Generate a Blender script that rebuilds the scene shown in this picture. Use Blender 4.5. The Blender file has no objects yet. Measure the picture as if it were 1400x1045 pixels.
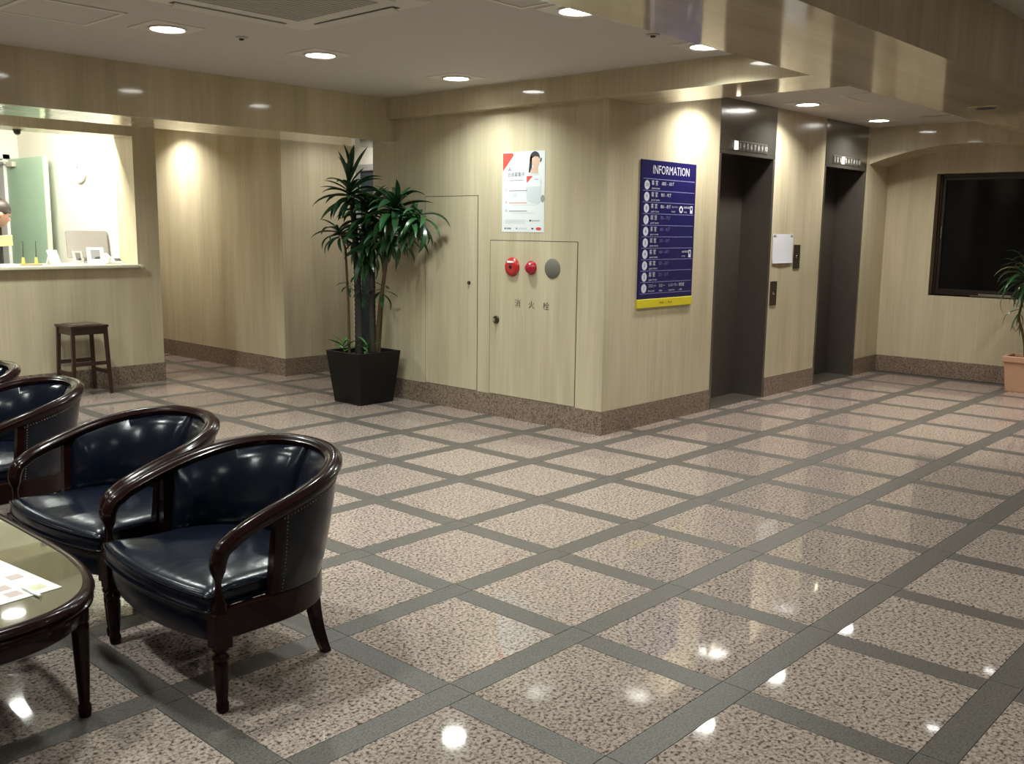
import bpy, bmesh, math, random
from mathutils import Vector, Matrix
random.seed(7)
D = bpy.data
SC = bpy.context.scene
COL = SC.collection
PI = math.pi

# ------------------------------------------------------------------ camera
YAW, PITCH, ROLL = 0.74280457, 0.15546072, 0.01229614
CAM = Vector((-1.88898, -1.97549, 1.38082))
F = 1321.05
fw = Vector((math.cos(YAW)*math.cos(PITCH), math.sin(YAW)*math.cos(PITCH), -math.sin(PITCH)))
rt = Vector((math.sin(YAW), -math.cos(YAW), 0))
up = rt.cross(fw)
c_, s_ = math.cos(ROLL), math.sin(ROLL)
R2, U2 = rt*c_ + up*s_, up*c_ - rt*s_
cd = D.cameras.new('camera'); cam = D.objects.new('camera', cd); COL.objects.link(cam)
cd.sensor_width = 36.0; cd.lens = 36.0*F/1400.0; cd.clip_start = 0.02
cam.matrix_world = Matrix(((R2.x, U2.x, -fw.x, CAM.x), (R2.y, U2.y, -fw.y, CAM.y), (R2.z, U2.z, -fw.z, CAM.z), (0, 0, 0, 1)))
SC.camera = cam

# ------------------------------------------------------------------ world and exposure
w = D.worlds.new('night'); SC.world = w; w.use_nodes = True
w.node_tree.nodes['Background'].inputs[0].default_value = (0.010, 0.013, 0.022, 1)
w.node_tree.nodes['Background'].inputs[1].default_value = 0.4
vs = SC.view_settings
vs.view_transform = 'Standard'; vs.look = 'None'; vs.gamma = 1.0; vs.use_curve_mapping = False
vs.exposure = 0.0
SC.cycles.max_bounces = 8; SC.cycles.caustics_reflective = False; SC.cycles.caustics_refractive = False
LAMP_W = 15.5           # watts of one downlight
SPREAD = math.radians(138)
LAMP_COL = (0.92, 1.0, 0.93)      # cool compact fluorescents over the seating
WARM_COL = (1.0, 0.975, 0.89)     # warmer ones in the lift lobby and corridor

# ------------------------------------------------------------------ materials
def new_mat(name):
    m = D.materials.new(name); m.use_nodes = True
    nt = m.node_tree
    return m, nt, nt.nodes['Principled BSDF']

def plain(name, col, rough=0.5, metal=0.0, spec=0.5, coat=0.0, coat_rough=0.05, emis=None, estr=0.0, noise=0.0, nscale=30.0, bump=0.0, bscale=80.0):
    m, nt, b = new_mat(name)
    b.inputs['Base Color'].default_value = (*col, 1)
    b.inputs['Roughness'].default_value = rough
    b.inputs['Metallic'].default_value = metal
    b.inputs['Specular IOR Level'].default_value = spec
    b.inputs['Coat Weight'].default_value = coat
    b.inputs['Coat Roughness'].default_value = coat_rough
    if emis:
        b.inputs['Emission Color'].default_value = (*emis, 1)
        b.inputs['Emission Strength'].default_value = estr
    if noise or bump:
        tc = nt.nodes.new('ShaderNodeTexCoord')
    if noise:
        n = nt.nodes.new('ShaderNodeTexNoise'); n.inputs['Scale'].default_value = nscale; n.inputs['Detail'].default_value = 4
        nt.links.new(tc.outputs['Object'], n.inputs['Vector'])
        mx = nt.nodes.new('ShaderNodeMix'); mx.data_type = 'RGBA'
        mx.inputs[6].default_value = (*[c*(1-noise) for c in col], 1)
        mx.inputs[7].default_value = (*[min(1, c*(1+noise)) for c in col], 1)
        nt.links.new(n.outputs['Fac'], mx.inputs[0]); nt.links.new(mx.outputs[2], b.inputs['Base Color'])
    if bump:
        n2 = nt.nodes.new('ShaderNodeTexNoise'); n2.inputs['Scale'].default_value = bscale; n2.inputs['Detail'].default_value = 3
        nt.links.new(tc.outputs['Object'], n2.inputs['Vector'])
        bp = nt.nodes.new('ShaderNodeBump'); bp.inputs['Strength'].default_value = bump; bp.inputs['Distance'].default_value = 0.01
        nt.links.new(n2.outputs['Fac'], bp.inputs['Height']); nt.links.new(bp.outputs['Normal'], b.inputs['Normal'])
    return m

def brush(m, k=0.06):
    nt = m.node_tree; b = nt.nodes['Principled BSDF']
    g = nt.nodes.new('ShaderNodeNewGeometry'); mp = nt.nodes.new('ShaderNodeMapping'); mp.inputs['Scale'].default_value = (420, 420, 1.5)
    nt.links.new(g.outputs['Position'], mp.inputs['Vector'])
    n = nt.nodes.new('ShaderNodeTexNoise'); n.inputs['Scale'].default_value = 1.0; n.inputs['Detail'].default_value = 1
    nt.links.new(mp.outputs[0], n.inputs['Vector'])
    bp = nt.nodes.new('ShaderNodeBump'); bp.inputs['Strength'].default_value = k; bp.inputs['Distance'].default_value = 0.005
    nt.links.new(n.outputs['Fac'], bp.inputs['Height']); nt.links.new(bp.outputs['Normal'], b.inputs['Normal'])
def ramp(nt, stops):
    r = nt.nodes.new('ShaderNodeValToRGB'); e = r.color_ramp.elements
    while len(e) > 1: e.remove(e[-1])
    e[0].position, e[0].color = stops[0][0], (*stops[0][1], 1)
    for p, c in stops[1:]:
        k = e.new(p); k.color = (*c, 1)
    return r

def laminate(name, axis, rough=0.16, tint=1.0):
    """glossy pale wood-look laminate; the grain runs along the given axis"""
    m, nt, b = new_mat(name)
    g = nt.nodes.new('ShaderNodeNewGeometry')
    mp = nt.nodes.new('ShaderNodeMapping')
    mp.inputs['Scale'].default_value = {'z': (46, 46, 1.6), 'x': (1.6, 46, 46), 'y': (46, 1.6, 46)}[axis]
    nt.links.new(g.outputs['Position'], mp.inputs['Vector'])
    n = nt.nodes.new('ShaderNodeTexNoise'); n.inputs['Scale'].default_value = 1.0; n.inputs['Detail'].default_value = 5; n.inputs['Roughness'].default_value = 0.62
    nt.links.new(mp.outputs[0], n.inputs['Vector'])
    a, c = (0.525*tint, 0.458*tint, 0.318*tint), (0.60*tint, 0.53*tint, 0.385*tint)
    r = ramp(nt, [(0.30, a), (0.68, c)])
    nt.links.new(n.outputs['Fac'], r.inputs[0])
    mp2 = nt.nodes.new('ShaderNodeMapping')
    mp2.inputs['Scale'].default_value = {'z': (4.2, 4.2, 0.5), 'x': (0.5, 4.2, 4.2), 'y': (4.2, 0.5, 4.2)}[axis]
    nt.links.new(g.outputs['Position'], mp2.inputs['Vector'])
    n2 = nt.nodes.new('ShaderNodeTexNoise'); n2.inputs['Scale'].default_value = 1.3; n2.inputs['Detail'].default_value = 2
    nt.links.new(mp2.outputs[0], n2.inputs['Vector'])
    r2 = ramp(nt, [(0.3, (0.84, 0.83, 0.80)), (0.7, (1.06, 1.06, 1.06))])
    nt.links.new(n2.outputs['Fac'], r2.inputs[0])
    mx = nt.nodes.new('ShaderNodeMix'); mx.data_type = 'RGBA'; mx.blend_type = 'MULTIPLY'; mx.inputs[0].default_value = 1.0
    nt.links.new(r.outputs[0], mx.inputs[6]); nt.links.new(r2.outputs[0], mx.inputs[7])
    nt.links.new(mx.outputs[2], b.inputs['Base Color'])
    b.inputs['Roughness'].default_value = rough
    b.inputs['Specular IOR Level'].default_value = 0.5
    return m

def granite(name, pale, mid, dark, scale=150.0, rough=0.09, amount=0.44, vary=0.0, spec=0.38):
    m, nt, b = new_mat(name)
    g = nt.nodes.new('ShaderNodeNewGeometry')
    n = nt.nodes.new('ShaderNodeTexNoise'); n.inputs['Scale'].default_value = scale*0.55; n.inputs['Detail'].default_value = 3; n.inputs['Roughness'].default_value = 0.6
    nt.links.new(g.outputs['Position'], n.inputs['Vector'])
    r = ramp(nt, [(amount-0.06, dark), (amount, mid), (amount+0.10, pale), (0.75, tuple(min(1, c*1.12) for c in pale))])
    nt.links.new(n.outputs['Fac'], r.inputs[0])
    v = nt.nodes.new('ShaderNodeTexVoronoi'); v.inputs['Scale'].default_value = scale
    nt.links.new(g.outputs['Position'], v.inputs['Vector'])
    sp = nt.nodes.new('ShaderNodeSeparateColor'); nt.links.new(v.outputs['Color'], sp.inputs[0])
    r2 = ramp(nt, [(0.0, (0.62, 0.60, 0.58)), (0.35, (0.95, 0.95, 0.95)), (1.0, (1.10, 1.08, 1.06))])
    nt.links.new(sp.outputs[0], r2.inputs[0])
    mx = nt.nodes.new('ShaderNodeMix'); mx.data_type = 'RGBA'; mx.blend_type = 'MULTIPLY'; mx.inputs[0].default_value = 1.0
    nt.links.new(r.outputs[0], mx.inputs[6]); nt.links.new(r2.outputs[0], mx.inputs[7])
    last = mx.outputs[2]
    if vary:
        oi = nt.nodes.new('ShaderNodeObjectInfo')
        r3 = ramp(nt, [(0.0, (1-vary, 1-vary, 1-vary)), (1.0, (1+vary*0.6, 1+vary*0.55, 1+vary*0.5))])
        nt.links.new(oi.outputs['Random'], r3.inputs[0])
        m3 = nt.nodes.new('ShaderNodeMix'); m3.data_type = 'RGBA'; m3.blend_type = 'MULTIPLY'; m3.inputs[0].default_value = 1.0
        nt.links.new(last, m3.inputs[6]); nt.links.new(r3.outputs[0], m3.inputs[7]); last = m3.outputs[2]
    nt.links.new(last, b.inputs['Base Color'])
    b.inputs['Roughness'].default_value = rough
    b.inputs['Specular IOR Level'].default_value = spec
    return m

M = {}
M['wall'] = laminate('laminate_upright_grain', 'z', 0.2)
M['soffit_x'] = laminate('laminate_grain_along_x', 'x', 0.09)
M['soffit_y'] = laminate('laminate_grain_along_y', 'y', 0.09)
M['fascia'] = laminate('laminate_fascia', 'z', 0.07)
M['tile'] = granite('pink_granite', (0.375, 0.302, 0.268), (0.25, 0.20, 0.176), (0.070, 0.056, 0.051), 150, 0.045, 0.435, 0.07)
M['strip'] = granite('grey_granite', (0.118, 0.105, 0.095), (0.095, 0.084, 0.076), (0.064, 0.057, 0.051), 260, 0.42, 0.44, 0.05)
M['skirting'] = granite('brown_granite', (0.27, 0.205, 0.158), (0.205, 0.153, 0.117), (0.115, 0.085, 0.066), 150, 0.22, 0.45)
M['grout'] = plain('dark_grout', (0.045, 0.042, 0.04), 0.8)
M['ceiling'] = plain('ceiling_board', (0.56, 0.53, 0.49), 0.85, noise=0.05, nscale=180)
M['white_paint'] = plain('white_paint', (0.82, 0.80, 0.72), 0.6)
M['trim_white'] = plain('white_metal_trim', (0.66, 0.63, 0.57), 0.45)
M['grille'] = plain('grey_grille', (0.47, 0.45, 0.41), 0.6)
M['black'] = plain('black_plastic', (0.012, 0.012, 0.013), 0.4)
M['baffle'] = plain('matt_black_baffle', (0.0006, 0.0006, 0.0006), 1.0, spec=0.0)
M['lens'] = plain('lamp_lens', (0.9, 0.9, 0.9), 0.4, emis=(1.0, 1.0, 0.96), estr=20.0)
M['steel'] = plain('brushed_steel', (0.17, 0.15, 0.128), 0.34, metal=0.7, noise=0.12, nscale=14)
M['steel_bright'] = plain('bright_steel', (0.33, 0.32, 0.30), 0.16, metal=0.9, noise=0.12, nscale=9)
brush(M['steel_bright'], 0.10)
M['steel_door'] = plain('dark_steel_door', (0.10, 0.086, 0.072), 0.40, metal=0.55, noise=0.15, nscale=12)
M['chrome'] = plain('chrome', (0.7, 0.69, 0.67), 0.18, metal=1.0)
M['bronze'] = plain('bronze_plate', (0.075, 0.058, 0.042), 0.4, metal=0.6)
M['lit'] = plain('lit_indicator', (1, 0.9, 0.7), 0.5, emis=(1.0, 0.80, 0.52), estr=5.0)
M['cell'] = plain('dark_indicator', (0.05, 0.047, 0.043), 0.35)
M['pale_ink'] = plain('pale_ink', (0.42, 0.41, 0.38), 0.5)
M['navy'] = plain('navy_enamel', (0.012, 0.010, 0.085), 0.3)
M['sign_white'] = plain('sign_white', (0.62, 0.62, 0.72), 0.5)
M['sign_line'] = plain('sign_line', (0.17, 0.17, 0.36), 0.5)
M['sign_yellow'] = plain('sign_yellow', (0.66, 0.56, 0.02), 0.45)
M['ink'] = plain('dark_ink', (0.03, 0.03, 0.035), 0.6)
M['ink_grey'] = plain('grey_ink', (0.30, 0.30, 0.31), 0.6)
M['ink_red'] = plain('red_ink', (0.62, 0.07, 0.05), 0.6)
M['ink_rose'] = plain('rose_ink', (0.72, 0.32, 0.30), 0.6)
M['poster'] = plain('poster_paper', (0.74, 0.78, 0.80), 0.4)
M['poster_shade'] = plain('poster_pale_grey', (0.60, 0.65, 0.69), 0.4)
M['skin_print'] = plain('printed_skin', (0.66, 0.44, 0.34), 0.5)
M['paper'] = plain('white_paper', (0.72, 0.73, 0.80), 0.5)
M['paper_warm'] = plain('cream_paper', (0.58, 0.575, 0.55), 0.5)
M['red'] = plain('red_enamel', (0.46, 0.018, 0.022), 0.25, coat=0.5)
M['red_lens'] = plain('red_lamp_lens', (0.42, 0.004, 0.025), 0.12, coat=0.6)
M['speaker'] = plain('speaker_grille', (0.155, 0.145, 0.115), 0.6)
M['seam'] = plain('seam_shadow_gap', (0.05, 0.042, 0.03), 0.8)
M['leather'] = plain('navy_leather', (0.0032, 0.0048, 0.0105), 0.20, spec=0.30, noise=0.25, nscale=9, bump=0.07, bscale=22)
M['mahogany'] = plain('dark_mahogany', (0.010, 0.0028, 0.0025), 0.20, spec=0.12, coat=0.12, coat_rough=0.03, noise=0.35, nscale=16)
M['leather_seat'] = plain('navy_seat_leather', (0.0036, 0.0052, 0.011), 0.22, spec=0.30, noise=0.25, nscale=9, bump=0.30, bscale=9)
M['brass'] = plain('antique_brass', (0.10, 0.07, 0.04), 0.45, metal=0.9)
M['stoolwood'] = plain('stool_wood', (0.035, 0.014, 0.010), 0.32, noise=0.3, nscale=12)
M['vinyl'] = plain('stool_vinyl', (0.06, 0.045, 0.035), 0.3)
M['tabletop'] = plain('table_top_glass', (0.105, 0.095, 0.058), 0.05, coat=1.0, coat_rough=0.02)
M['planter'] = plain('black_planter', (0.0055, 0.0045, 0.004), 0.5, spec=0.25, noise=0.2, nscale=20)
M['terracotta'] = plain('pinkish_terracotta', (0.52, 0.30, 0.19), 0.65, noise=0.08, nscale=18)
M['soil'] = plain('soil', (0.05, 0.035, 0.022), 0.95, bump=0.6, bscale=60)
M['cane'] = plain('ringed_cane', (0.022, 0.020, 0.017), 0.55, noise=0.35, nscale=40)
M['stalk'] = plain('green_brown_stalk', (0.075, 0.050, 0.020), 0.5, noise=0.3, nscale=20)
M['leaf'] = plain('leaf_green', (0.024, 0.085, 0.026), 0.30, noise=0.4, nscale=7)
M['leaf2'] = plain('leaf_deep_green', (0.016, 0.058, 0.022), 0.28, noise=0.4, nscale=7)
M['leaf3'] = plain('leaf_bright_green', (0.055, 0.17, 0.035), 0.32, noise=0.3, nscale=7)
M['leaf_dry'] = plain('leaf_olive', (0.16, 0.15, 0.06), 0.4, noise=0.4, nscale=7)
M['window_frame'] = plain('dark_brown_frame', (0.022, 0.013, 0.010), 0.35)
M['night_glass'] = plain('night_window_glass', (0.007, 0.0068, 0.007), 0.12, spec=0.10)
M['blue_glass'] = plain('blue_grey_glass', (0.030, 0.045, 0.062), 0.10, spec=0.5)
M['door_frame_grey'] = plain('grey_door_frame', (0.36, 0.38, 0.38), 0.4)
M['green_door'] = plain('sage_green_door', (0.36, 0.52, 0.40), 0.45)
M['green_lit_edge'] = plain('lit_pale_green_edge', (0.60, 0.72, 0.50), 0.45)  # door green made paler, the light on its free edge put into the colour
M['counter'] = plain('cream_counter', (0.70, 0.66, 0.54), 0.25)
M['monitor'] = plain('grey_monitor', (0.30, 0.28, 0.265), 0.5)
M['white_plastic'] = plain('white_plastic', (0.83, 0.83, 0.82), 0.35)
M['wood_tray'] = plain('tan_wood', (0.42, 0.25, 0.10), 0.4)
M['pen_gold'] = plain('yellow_brass', (0.75, 0.55, 0.15), 0.4)
M['yellow_file'] = plain('pale_yellow_board', (0.72, 0.72, 0.30), 0.5)
M['brown_panel'] = plain('brown_panel', (0.19, 0.12, 0.07), 0.6)
M['tube'] = plain('fluorescent_tube', (1, 1, 1), 0.5, emis=(1.0, 0.97, 0.84), estr=215.0)
M['skin'] = plain('skin', (0.56, 0.34, 0.25), 0.5)
M['hair'] = plain('dark_hair', (0.018, 0.012, 0.012), 0.4)
M['suit'] = plain('dark_jacket', (0.03, 0.03, 0.035), 0.7)
M['leaflet_rose'] = plain('leaflet_rose', (0.42, 0.32, 0.30), 0.4)
M['leaflet_tint'] = plain('leaflet_colours', (0.46, 0.44, 0.30), 0.4)

# ------------------------------------------------------------------ mesh building
class MB:
    def __init__(s): s.v, s.f, s.m = [], [], []
    def add(s, vs, fs, mi=0):
        o = len(s.v); s.v += [tuple(p) for p in vs]; s.f += [tuple(i+o for i in f) for f in fs]; s.m += [mi]*len(fs); return s
    def box(s, x0, x1, y0, y1, z0, z1, mi=0):
        return s.add([(x0,y0,z0),(x1,y0,z0),(x1,y1,z0),(x0,y1,z0),(x0,y0,z1),(x1,y0,z1),(x1,y1,z1),(x0,y1,z1)],
                     [(0,3,2,1),(4,5,6,7),(0,1,5,4),(1,2,6,5),(2,3,7,6),(3,0,4,7)], mi)
    def hexa(s, b, t, mi=0):
        return s.add(list(b)+list(t), [(0,3,2,1),(4,5,6,7),(0,1,5,4),(1,2,6,5),(2,3,7,6),(3,0,4,7)], mi)
    def loft(s, rings, closed=True, cap=True, mi=0):
        n = len(rings[0]); vs = [p for r in rings for p in r]; fs = []
        for k in range(len(rings)-1):
            for i in range(n if closed else n-1):
                j = (i+1) % n
                fs.append((k*n+i, k*n+j, (k+1)*n+j, (k+1)*n+i))
        if cap and closed:
            fs.append(tuple(range(n))[::-1]); fs.append(tuple((len(rings)-1)*n+i for i in range(n)))
        return s.add(vs, fs, mi)
    def lathe(s, prof, cx=0, cy=0, n=16, axis='z', base=(0,0,0), mi=0):
        rings = []
        for r, h in prof:
            ring = []
            for i in range(n):
                a = 2*PI*i/n; u, v = r*math.cos(a), r*math.sin(a)
                if axis == 'z': p = (cx+u, cy+v, h)
                elif axis == 'x': p = (base[0]+h, base[1]+u, base[2]+v)
                else: p = (base[0]+v, base[1]+h, base[2]+u)
                ring.append(p)
            rings.append(ring)
        return s.loft(rings, mi=mi)
    def tube(s, path, rad, n=8, mi=0):
        path = [Vector(p) for p in path]; rings = []
        ref = None
        for i, p in enumerate(path):
            t = (path[min(i+1, len(path)-1)] - path[max(i-1, 0)]).normalized()
            if ref is None: ref = t.orthogonal().normalized()
            ref = (ref - t*ref.dot(t)).normalized(); b = t.cross(ref)
            r = rad[i] if isinstance(rad, (list, tuple)) else rad
            rings.append([p + ref*math.cos(2*PI*k/n)*r + b*math.sin(2*PI*k/n)*r for k in range(n)])
        return s.loft(rings, mi=mi)
    def prism(s, pts, axis, a, b, mi=0):
        """polygon pts (2D) extruded along an axis from a to b; axis x: pts=(y,z), y: (x,z), z: (x,y)"""
        def mk(p, h): return {'x': (h, p[0], p[1]), 'y': (p[0], h, p[1]), 'z': (p[0], p[1], h)}[axis]
        return s.loft([[mk(p, a) for p in pts], [mk(p, b) for p in pts]], mi=mi)
    def mesh(s, name, mats, smooth=False, bevel=0.0, seg=1, autosmooth=True):
        me = D.meshes.new(name)
        bm = bmesh.new()
        bv = [bm.verts.new(p) for p in s.v]
        for f, mi in zip(s.f, s.m):
            try:
                k = bm.faces.new([bv[i] for i in f]); k.material_index = mi
            except ValueError: pass
        bmesh.ops.recalc_face_normals(bm, faces=bm.faces[:])
        if bevel:
            ed = [e for e in bm.edges if len(e.link_faces) == 2 and e.calc_face_angle(0) > 0.5]
            bmesh.ops.bevel(bm, geom=ed, offset=bevel, segments=seg, affect='EDGES', clamp_overlap=True)
        if smooth:
            for k in bm.faces: k.smooth = True
            for e in bm.edges:
                if len(e.link_faces) == 2 and e.calc_face_angle(0) > 0.9: e.smooth = False
        bm.to_mesh(me); bm.free()
        for m in (mats if isinstance(mats, (list, tuple)) else [mats]): me.materials.append(m)
        return me
    def build(s, name, mats, parent=None, smooth=False, bevel=0.0, seg=1, loc=None):
        o = D.objects.new(name, s.mesh(name, mats, smooth, bevel, seg)); COL.objects.link(o)
        if parent: o.parent = parent
        if loc: o.location = loc
        return o

def tag(o, label=None, cat=None, group=None, kind=None):
    if label: o['label'] = label
    if cat: o['category'] = cat
    if group: o['group'] = group
    if kind: o['kind'] = kind
    return o
def thing(name, label, cat, loc=(0,0,0), rz=0.0, group=None):
    o = D.objects.new(name, None); COL.objects.link(o); o.location = loc; o.rotation_euler = (0, 0, rz)
    o.empty_display_size = 0.1
    return tag(o, label, cat, group)
def struct(mb, name, mat, label, cat='structure', bevel=0.0, smooth=False):
    o = mb.build(name, mat, None, smooth, bevel); return tag(o, label, cat, kind='structure')
def struct_root(name, label, cat, loc=(0,0,0)):
    return tag(thing(name, label, cat, loc), kind='structure')
def box(*a): return MB().box(*a)

def text_mb(mb, s, size, origin, xdir, zdir, align='LEFT', mi=0, sx=1.0):
    """flat lettering laid on a surface: xdir is the reading direction, zdir up"""
    cu = D.curves.new('lettering', 'FONT'); cu.body = s; cu.size = size; cu.align_x = align; cu.align_y = 'CENTER'; cu.resolution_u = 2
    o = D.objects.new('lettering', cu); COL.objects.link(o)
    dg = bpy.context.evaluated_depsgraph_get(); me = o.evaluated_get(dg).to_mesh()
    xd, zd, og = Vector(xdir), Vector(zdir), Vector(origin)
    mb.add([og + xd*v.co.x*sx + zd*v.co.y for v in me.vertices], [tuple(p.vertices) for p in me.polygons], mi)
    o.evaluated_get(dg).to_mesh_clear(); D.objects.remove(o); D.curves.remove(cu)

# ------------------------------------------------------------------ the setting: floor
P = 0.6; BW = 0.098; G = 0.0012
XA, XB, YA, YB = -4.5, 7.95, -4.5, 8.7
fl = struct(box(XA, XB, YA, YB, -0.08, -0.003), 'floor', M['grout'], 'polished granite floor of pink squares framed by dark grey strips', 'floor')
def solid(x, y):     # inside the built blocks, where no floor shows
    return (x > 3.75 and 2.35 < y < 4.0) or (x > 4.2 and y > 2.35) or (x > 2.0 and x < 2.36 and y > 6.6) or (3.45 < x and y > 5.85) or (x < 2.3 and y > 6.25) or (x > 7.5 and y < 0.1)
def in_view(x, y):
    d = Vector((x, y, 0)) - CAM
    z = d.dot(fw)
    if z < 0.3: return False
    u, v = 700 + F*d.dot(R2)/z, 522.5 - F*d.dot(U2)/z
    return -60 < u < 1460 and v < 1110
hs = (P-BW)/2 - G
def slab(hx, hy):
    return MB().box(-hx, hx, -hy, hy, -0.012, 0)
me_tile = slab(hs, hs).mesh('granite_tile', M['tile'])
me_sx = slab(P/2-G, BW/2-G).mesh('border_strip', M['strip'])
me_sy = slab(BW/2-G, (P-BW)/2-G).mesh('cross_strip', M['strip'])
rest = {0: MB(), 1: MB()}
def lay(name, me, x, y, hx, hy, ri):
    pts = [(x+a*hx, y+b*hy) for a in (-1, 0, 1) for b in (-1, 0, 1)]
    if all(solid(*q) for q in pts) or not (XA < x < XB and YA < y < YB): return
    if any(in_view(*q) and not solid(*q) for q in pts):
        o = D.objects.new(name, me); COL.objects.link(o); o.parent = fl; o.location = (x, y, 0)
    else:
        rest[ri].box(x-hx, x+hx, y-hy, y+hy, -0.012, 0)
for i in range(-8, 14):
    for j in range(-8, 15):
        cx, cy = i*P, j*P
        lay('granite_tile', me_tile, cx+P/2, cy+P/2, hs, hs, 0)
        lay('border_strip', me_sx, cx+P/2+BW/2, cy, P/2-G, BW/2-G, 1)
        lay('cross_strip', me_sy, cx, cy+P/2, BW/2-G, hs, 1)
tag(rest[0].build('tile_field', M['tile'], fl), kind='stuff')
tag(rest[1].build('strip_field', M['strip'], fl), kind='stuff')

# ------------------------------------------------------------------ the setting: walls
CE = 2.40
XP, YE, XAL, XAR = 3.30, 1.962, 7.95, 7.47
YR, XRE, YPA, YPE, XPE = 6.21, 2.367, 5.682, 4.37, 4.11
L1, L2 = (4.692, 5.574), (6.498, 7.398)
DEP, DH = 0.27, 1.985
struct(box(XP, XP+0.15, YE, YPE, 0, CE), 'wall_center', M['wall'], 'pale laminate wall carrying the fire hydrant cabinet and poster', 'wall')
m = MB()
m.box(XP+0.15, L1[0], YE, YE+0.34, 0, CE); m.box(L1[1], L2[0], YE, YE+0.34, 0, CE); m.box(L2[1], XAL+0.15, YE, YE+0.34, 0, CE)
struct(m, 'wall_right', M['wall'], 'pale laminate wall with two lift openings and a directory sign', 'wall')
m = MB(); m.box(XAL, XAL+0.15, -0.2, 0.455, 0, CE); m.box(XAL, XAL+0.15, 1.487, YE, 0, CE); m.box(XAL, XAL+0.15, 0.455, 1.487, 0, 0.805); m.box(XAL, XAL+0.15, 0.455, 1.487, 1.975, CE)
struct(m, 'wall_far_right', M['wall'], 'end wall of the arched alcove around the dark window', 'wall')
# arched header over the alcove
ya, yb = 0.15, YE; ym, hw = (ya+yb)/2, (yb-ya)/2
pts = [(ya, CE), (ya, 2.05)]
N = 24
zs, zp = 2.055, 2.212
rad = (hw*hw + (zp-zs)**2)/(2*(zp-zs))
pts = [(ya, CE)] + [(ym - hw + 2*hw*k/N, zp - rad + math.sqrt(max(0, rad*rad - (-hw + 2*hw*k/N)**2))) for k in range(N+1)] + [(yb, CE)]
m = MB()
for k in range(1, N+1):
    (y0, z0), (y1, z1) = pts[k], pts[k+1]
    m.hexa([(XAR, y0, z0), (XAL, y0, z0), (XAL, y1, z1), (XAR, y1, z1)], [(XAR, y0, CE), (XAL, y0, CE), (XAL, y1, CE), (XAR, y1, CE)])
struct(m, 'trim_1', M['fascia'], 'shallow arched header over the window alcove', 'arch')
struct(box(XAR, XAL, -0.2, ya, 0, CE), 'wall_alcove', M['wall'], 'pale laminate pier on the right of the alcove', 'wall')
struct(box(XAR, XAL, -4.5, -0.2, 0, 2.61), 'wall_side', M['wall'], 'pale laminate side wall beyond the right edge', 'wall')
# passage and corridor
m = MB(); m.box(XP, XP+0.15, YPA, 8.7, 0, CE); m.box(XP+0.15, XPE+0.15, YPA, YPA+0.15, 0, CE)
struct(m, 'wall_corridor', M['wall'], 'pale laminate corridor wall turning into the side passage', 'wall')
m = MB(); m.box(XP+0.15, XPE+0.15, YPE-0.15, YPE, 0, CE); m.box(XPE, XPE+0.15, YPE, YPA, 1.99, CE); m.box(XPE, XPE+0.15, 5.63, YPA, 0, 1.99); m.box(XPE, XPE+0.15, YPE, 4.72, 0, 1.99)
struct(m, 'wall_passage', M['white_paint'], 'white end of the short side passage behind the tall plant', 'wall')
# reception front with its long opening
OX0 = -1.6; Z0, Z1 = 1.02, 2.142; YRI = 6.55
m = MB(); m.box(-4.5, XRE, YR, YRI, 0, Z0); m.box(-4.5, XRE, YR, YRI, Z1, CE); m.box(-4.5, OX0, YR, YRI, Z0, Z1); m.box(2.16, XRE, YR, YRI, Z0, Z1)
struct(m, 'wall_left', M['wall'], 'pale laminate reception front with a long counter opening', 'wall')
m = MB(); m.box(2.26, XRE, YRI, 8.7, 0, CE); m.box(XRE, XP, 8.6, 8.7, 0, CE)
struct(m, 'wall_corridor_end', M['wall'], 'pale laminate wall along the far side of the corridor', 'wall')
m = MB(); m.box(2.16, 2.26, YRI, 8.7, 0, 2.56); m.box(2.06, 2.26, 8.7, 8.82, 0, 2.56); m.box(-4.5, 1.18, 8.7, 8.82, 0, 2.56); m.box(1.18, 2.06, 8.7, 8.82, 2.05, 2.56)
struct(m, 'wall_reception', M['white_paint'], 'bright white painted walls inside the reception office', 'wall')
m = MB(); m.box(0.1, 2.7, 10.2, 10.3, 0, 2.6); m.box(0.0, 0.1, 8.82, 10.3, 0, 2.6); m.box(2.6, 2.7, 8.82, 10.2, 0, 2.6); m.box(0.0, 2.7, 8.82, 10.3, 2.6, 2.66)
struct(box(0.0, 2.7, 8.7, 10.3, -0.08, 0.0), 'floor_office', M['strip'], 'plain floor of the back office', 'floor')
struct(m, 'wall_office', M['brown_panel'], 'brown panelled wall seen through the office doorway', 'wall')
struct(box(-4.6, -4.5, -4.5, 8.8, 0, 2.61), 'wall_far_left', M['wall'], 'pale laminate wall beyond the left edge', 'wall')
struct(box(-4.5, XAR, -4.6, -4.5, 0, 2.61), 'wall_back', M['wall'], 'pale laminate wall behind the viewer', 'wall')
# ceilings
m = MB(); m.box(-4.5, XAL, -0.185, YRI, CE, CE+0.1); m.box(XRE-0.1, XPE+0.2, YRI, 8.7, CE, CE+0.1)
ceil = struct(m, 'ceiling', M['ceiling'], 'grey-white lobby ceiling with round downlights', 'ceiling')
struct(box(-4.5, XAL, -4.5, -0.2, 2.61, 2.71), 'ceiling_near', M['ceiling'], 'raised grey-white ceiling strip near the viewer', 'ceiling')
struct(box(-4.5, 2.36, YRI, 8.82, 2.53, 2.60), 'ceiling_reception', M['white_paint'], 'white ceiling inside the reception office', 'ceiling')
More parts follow.
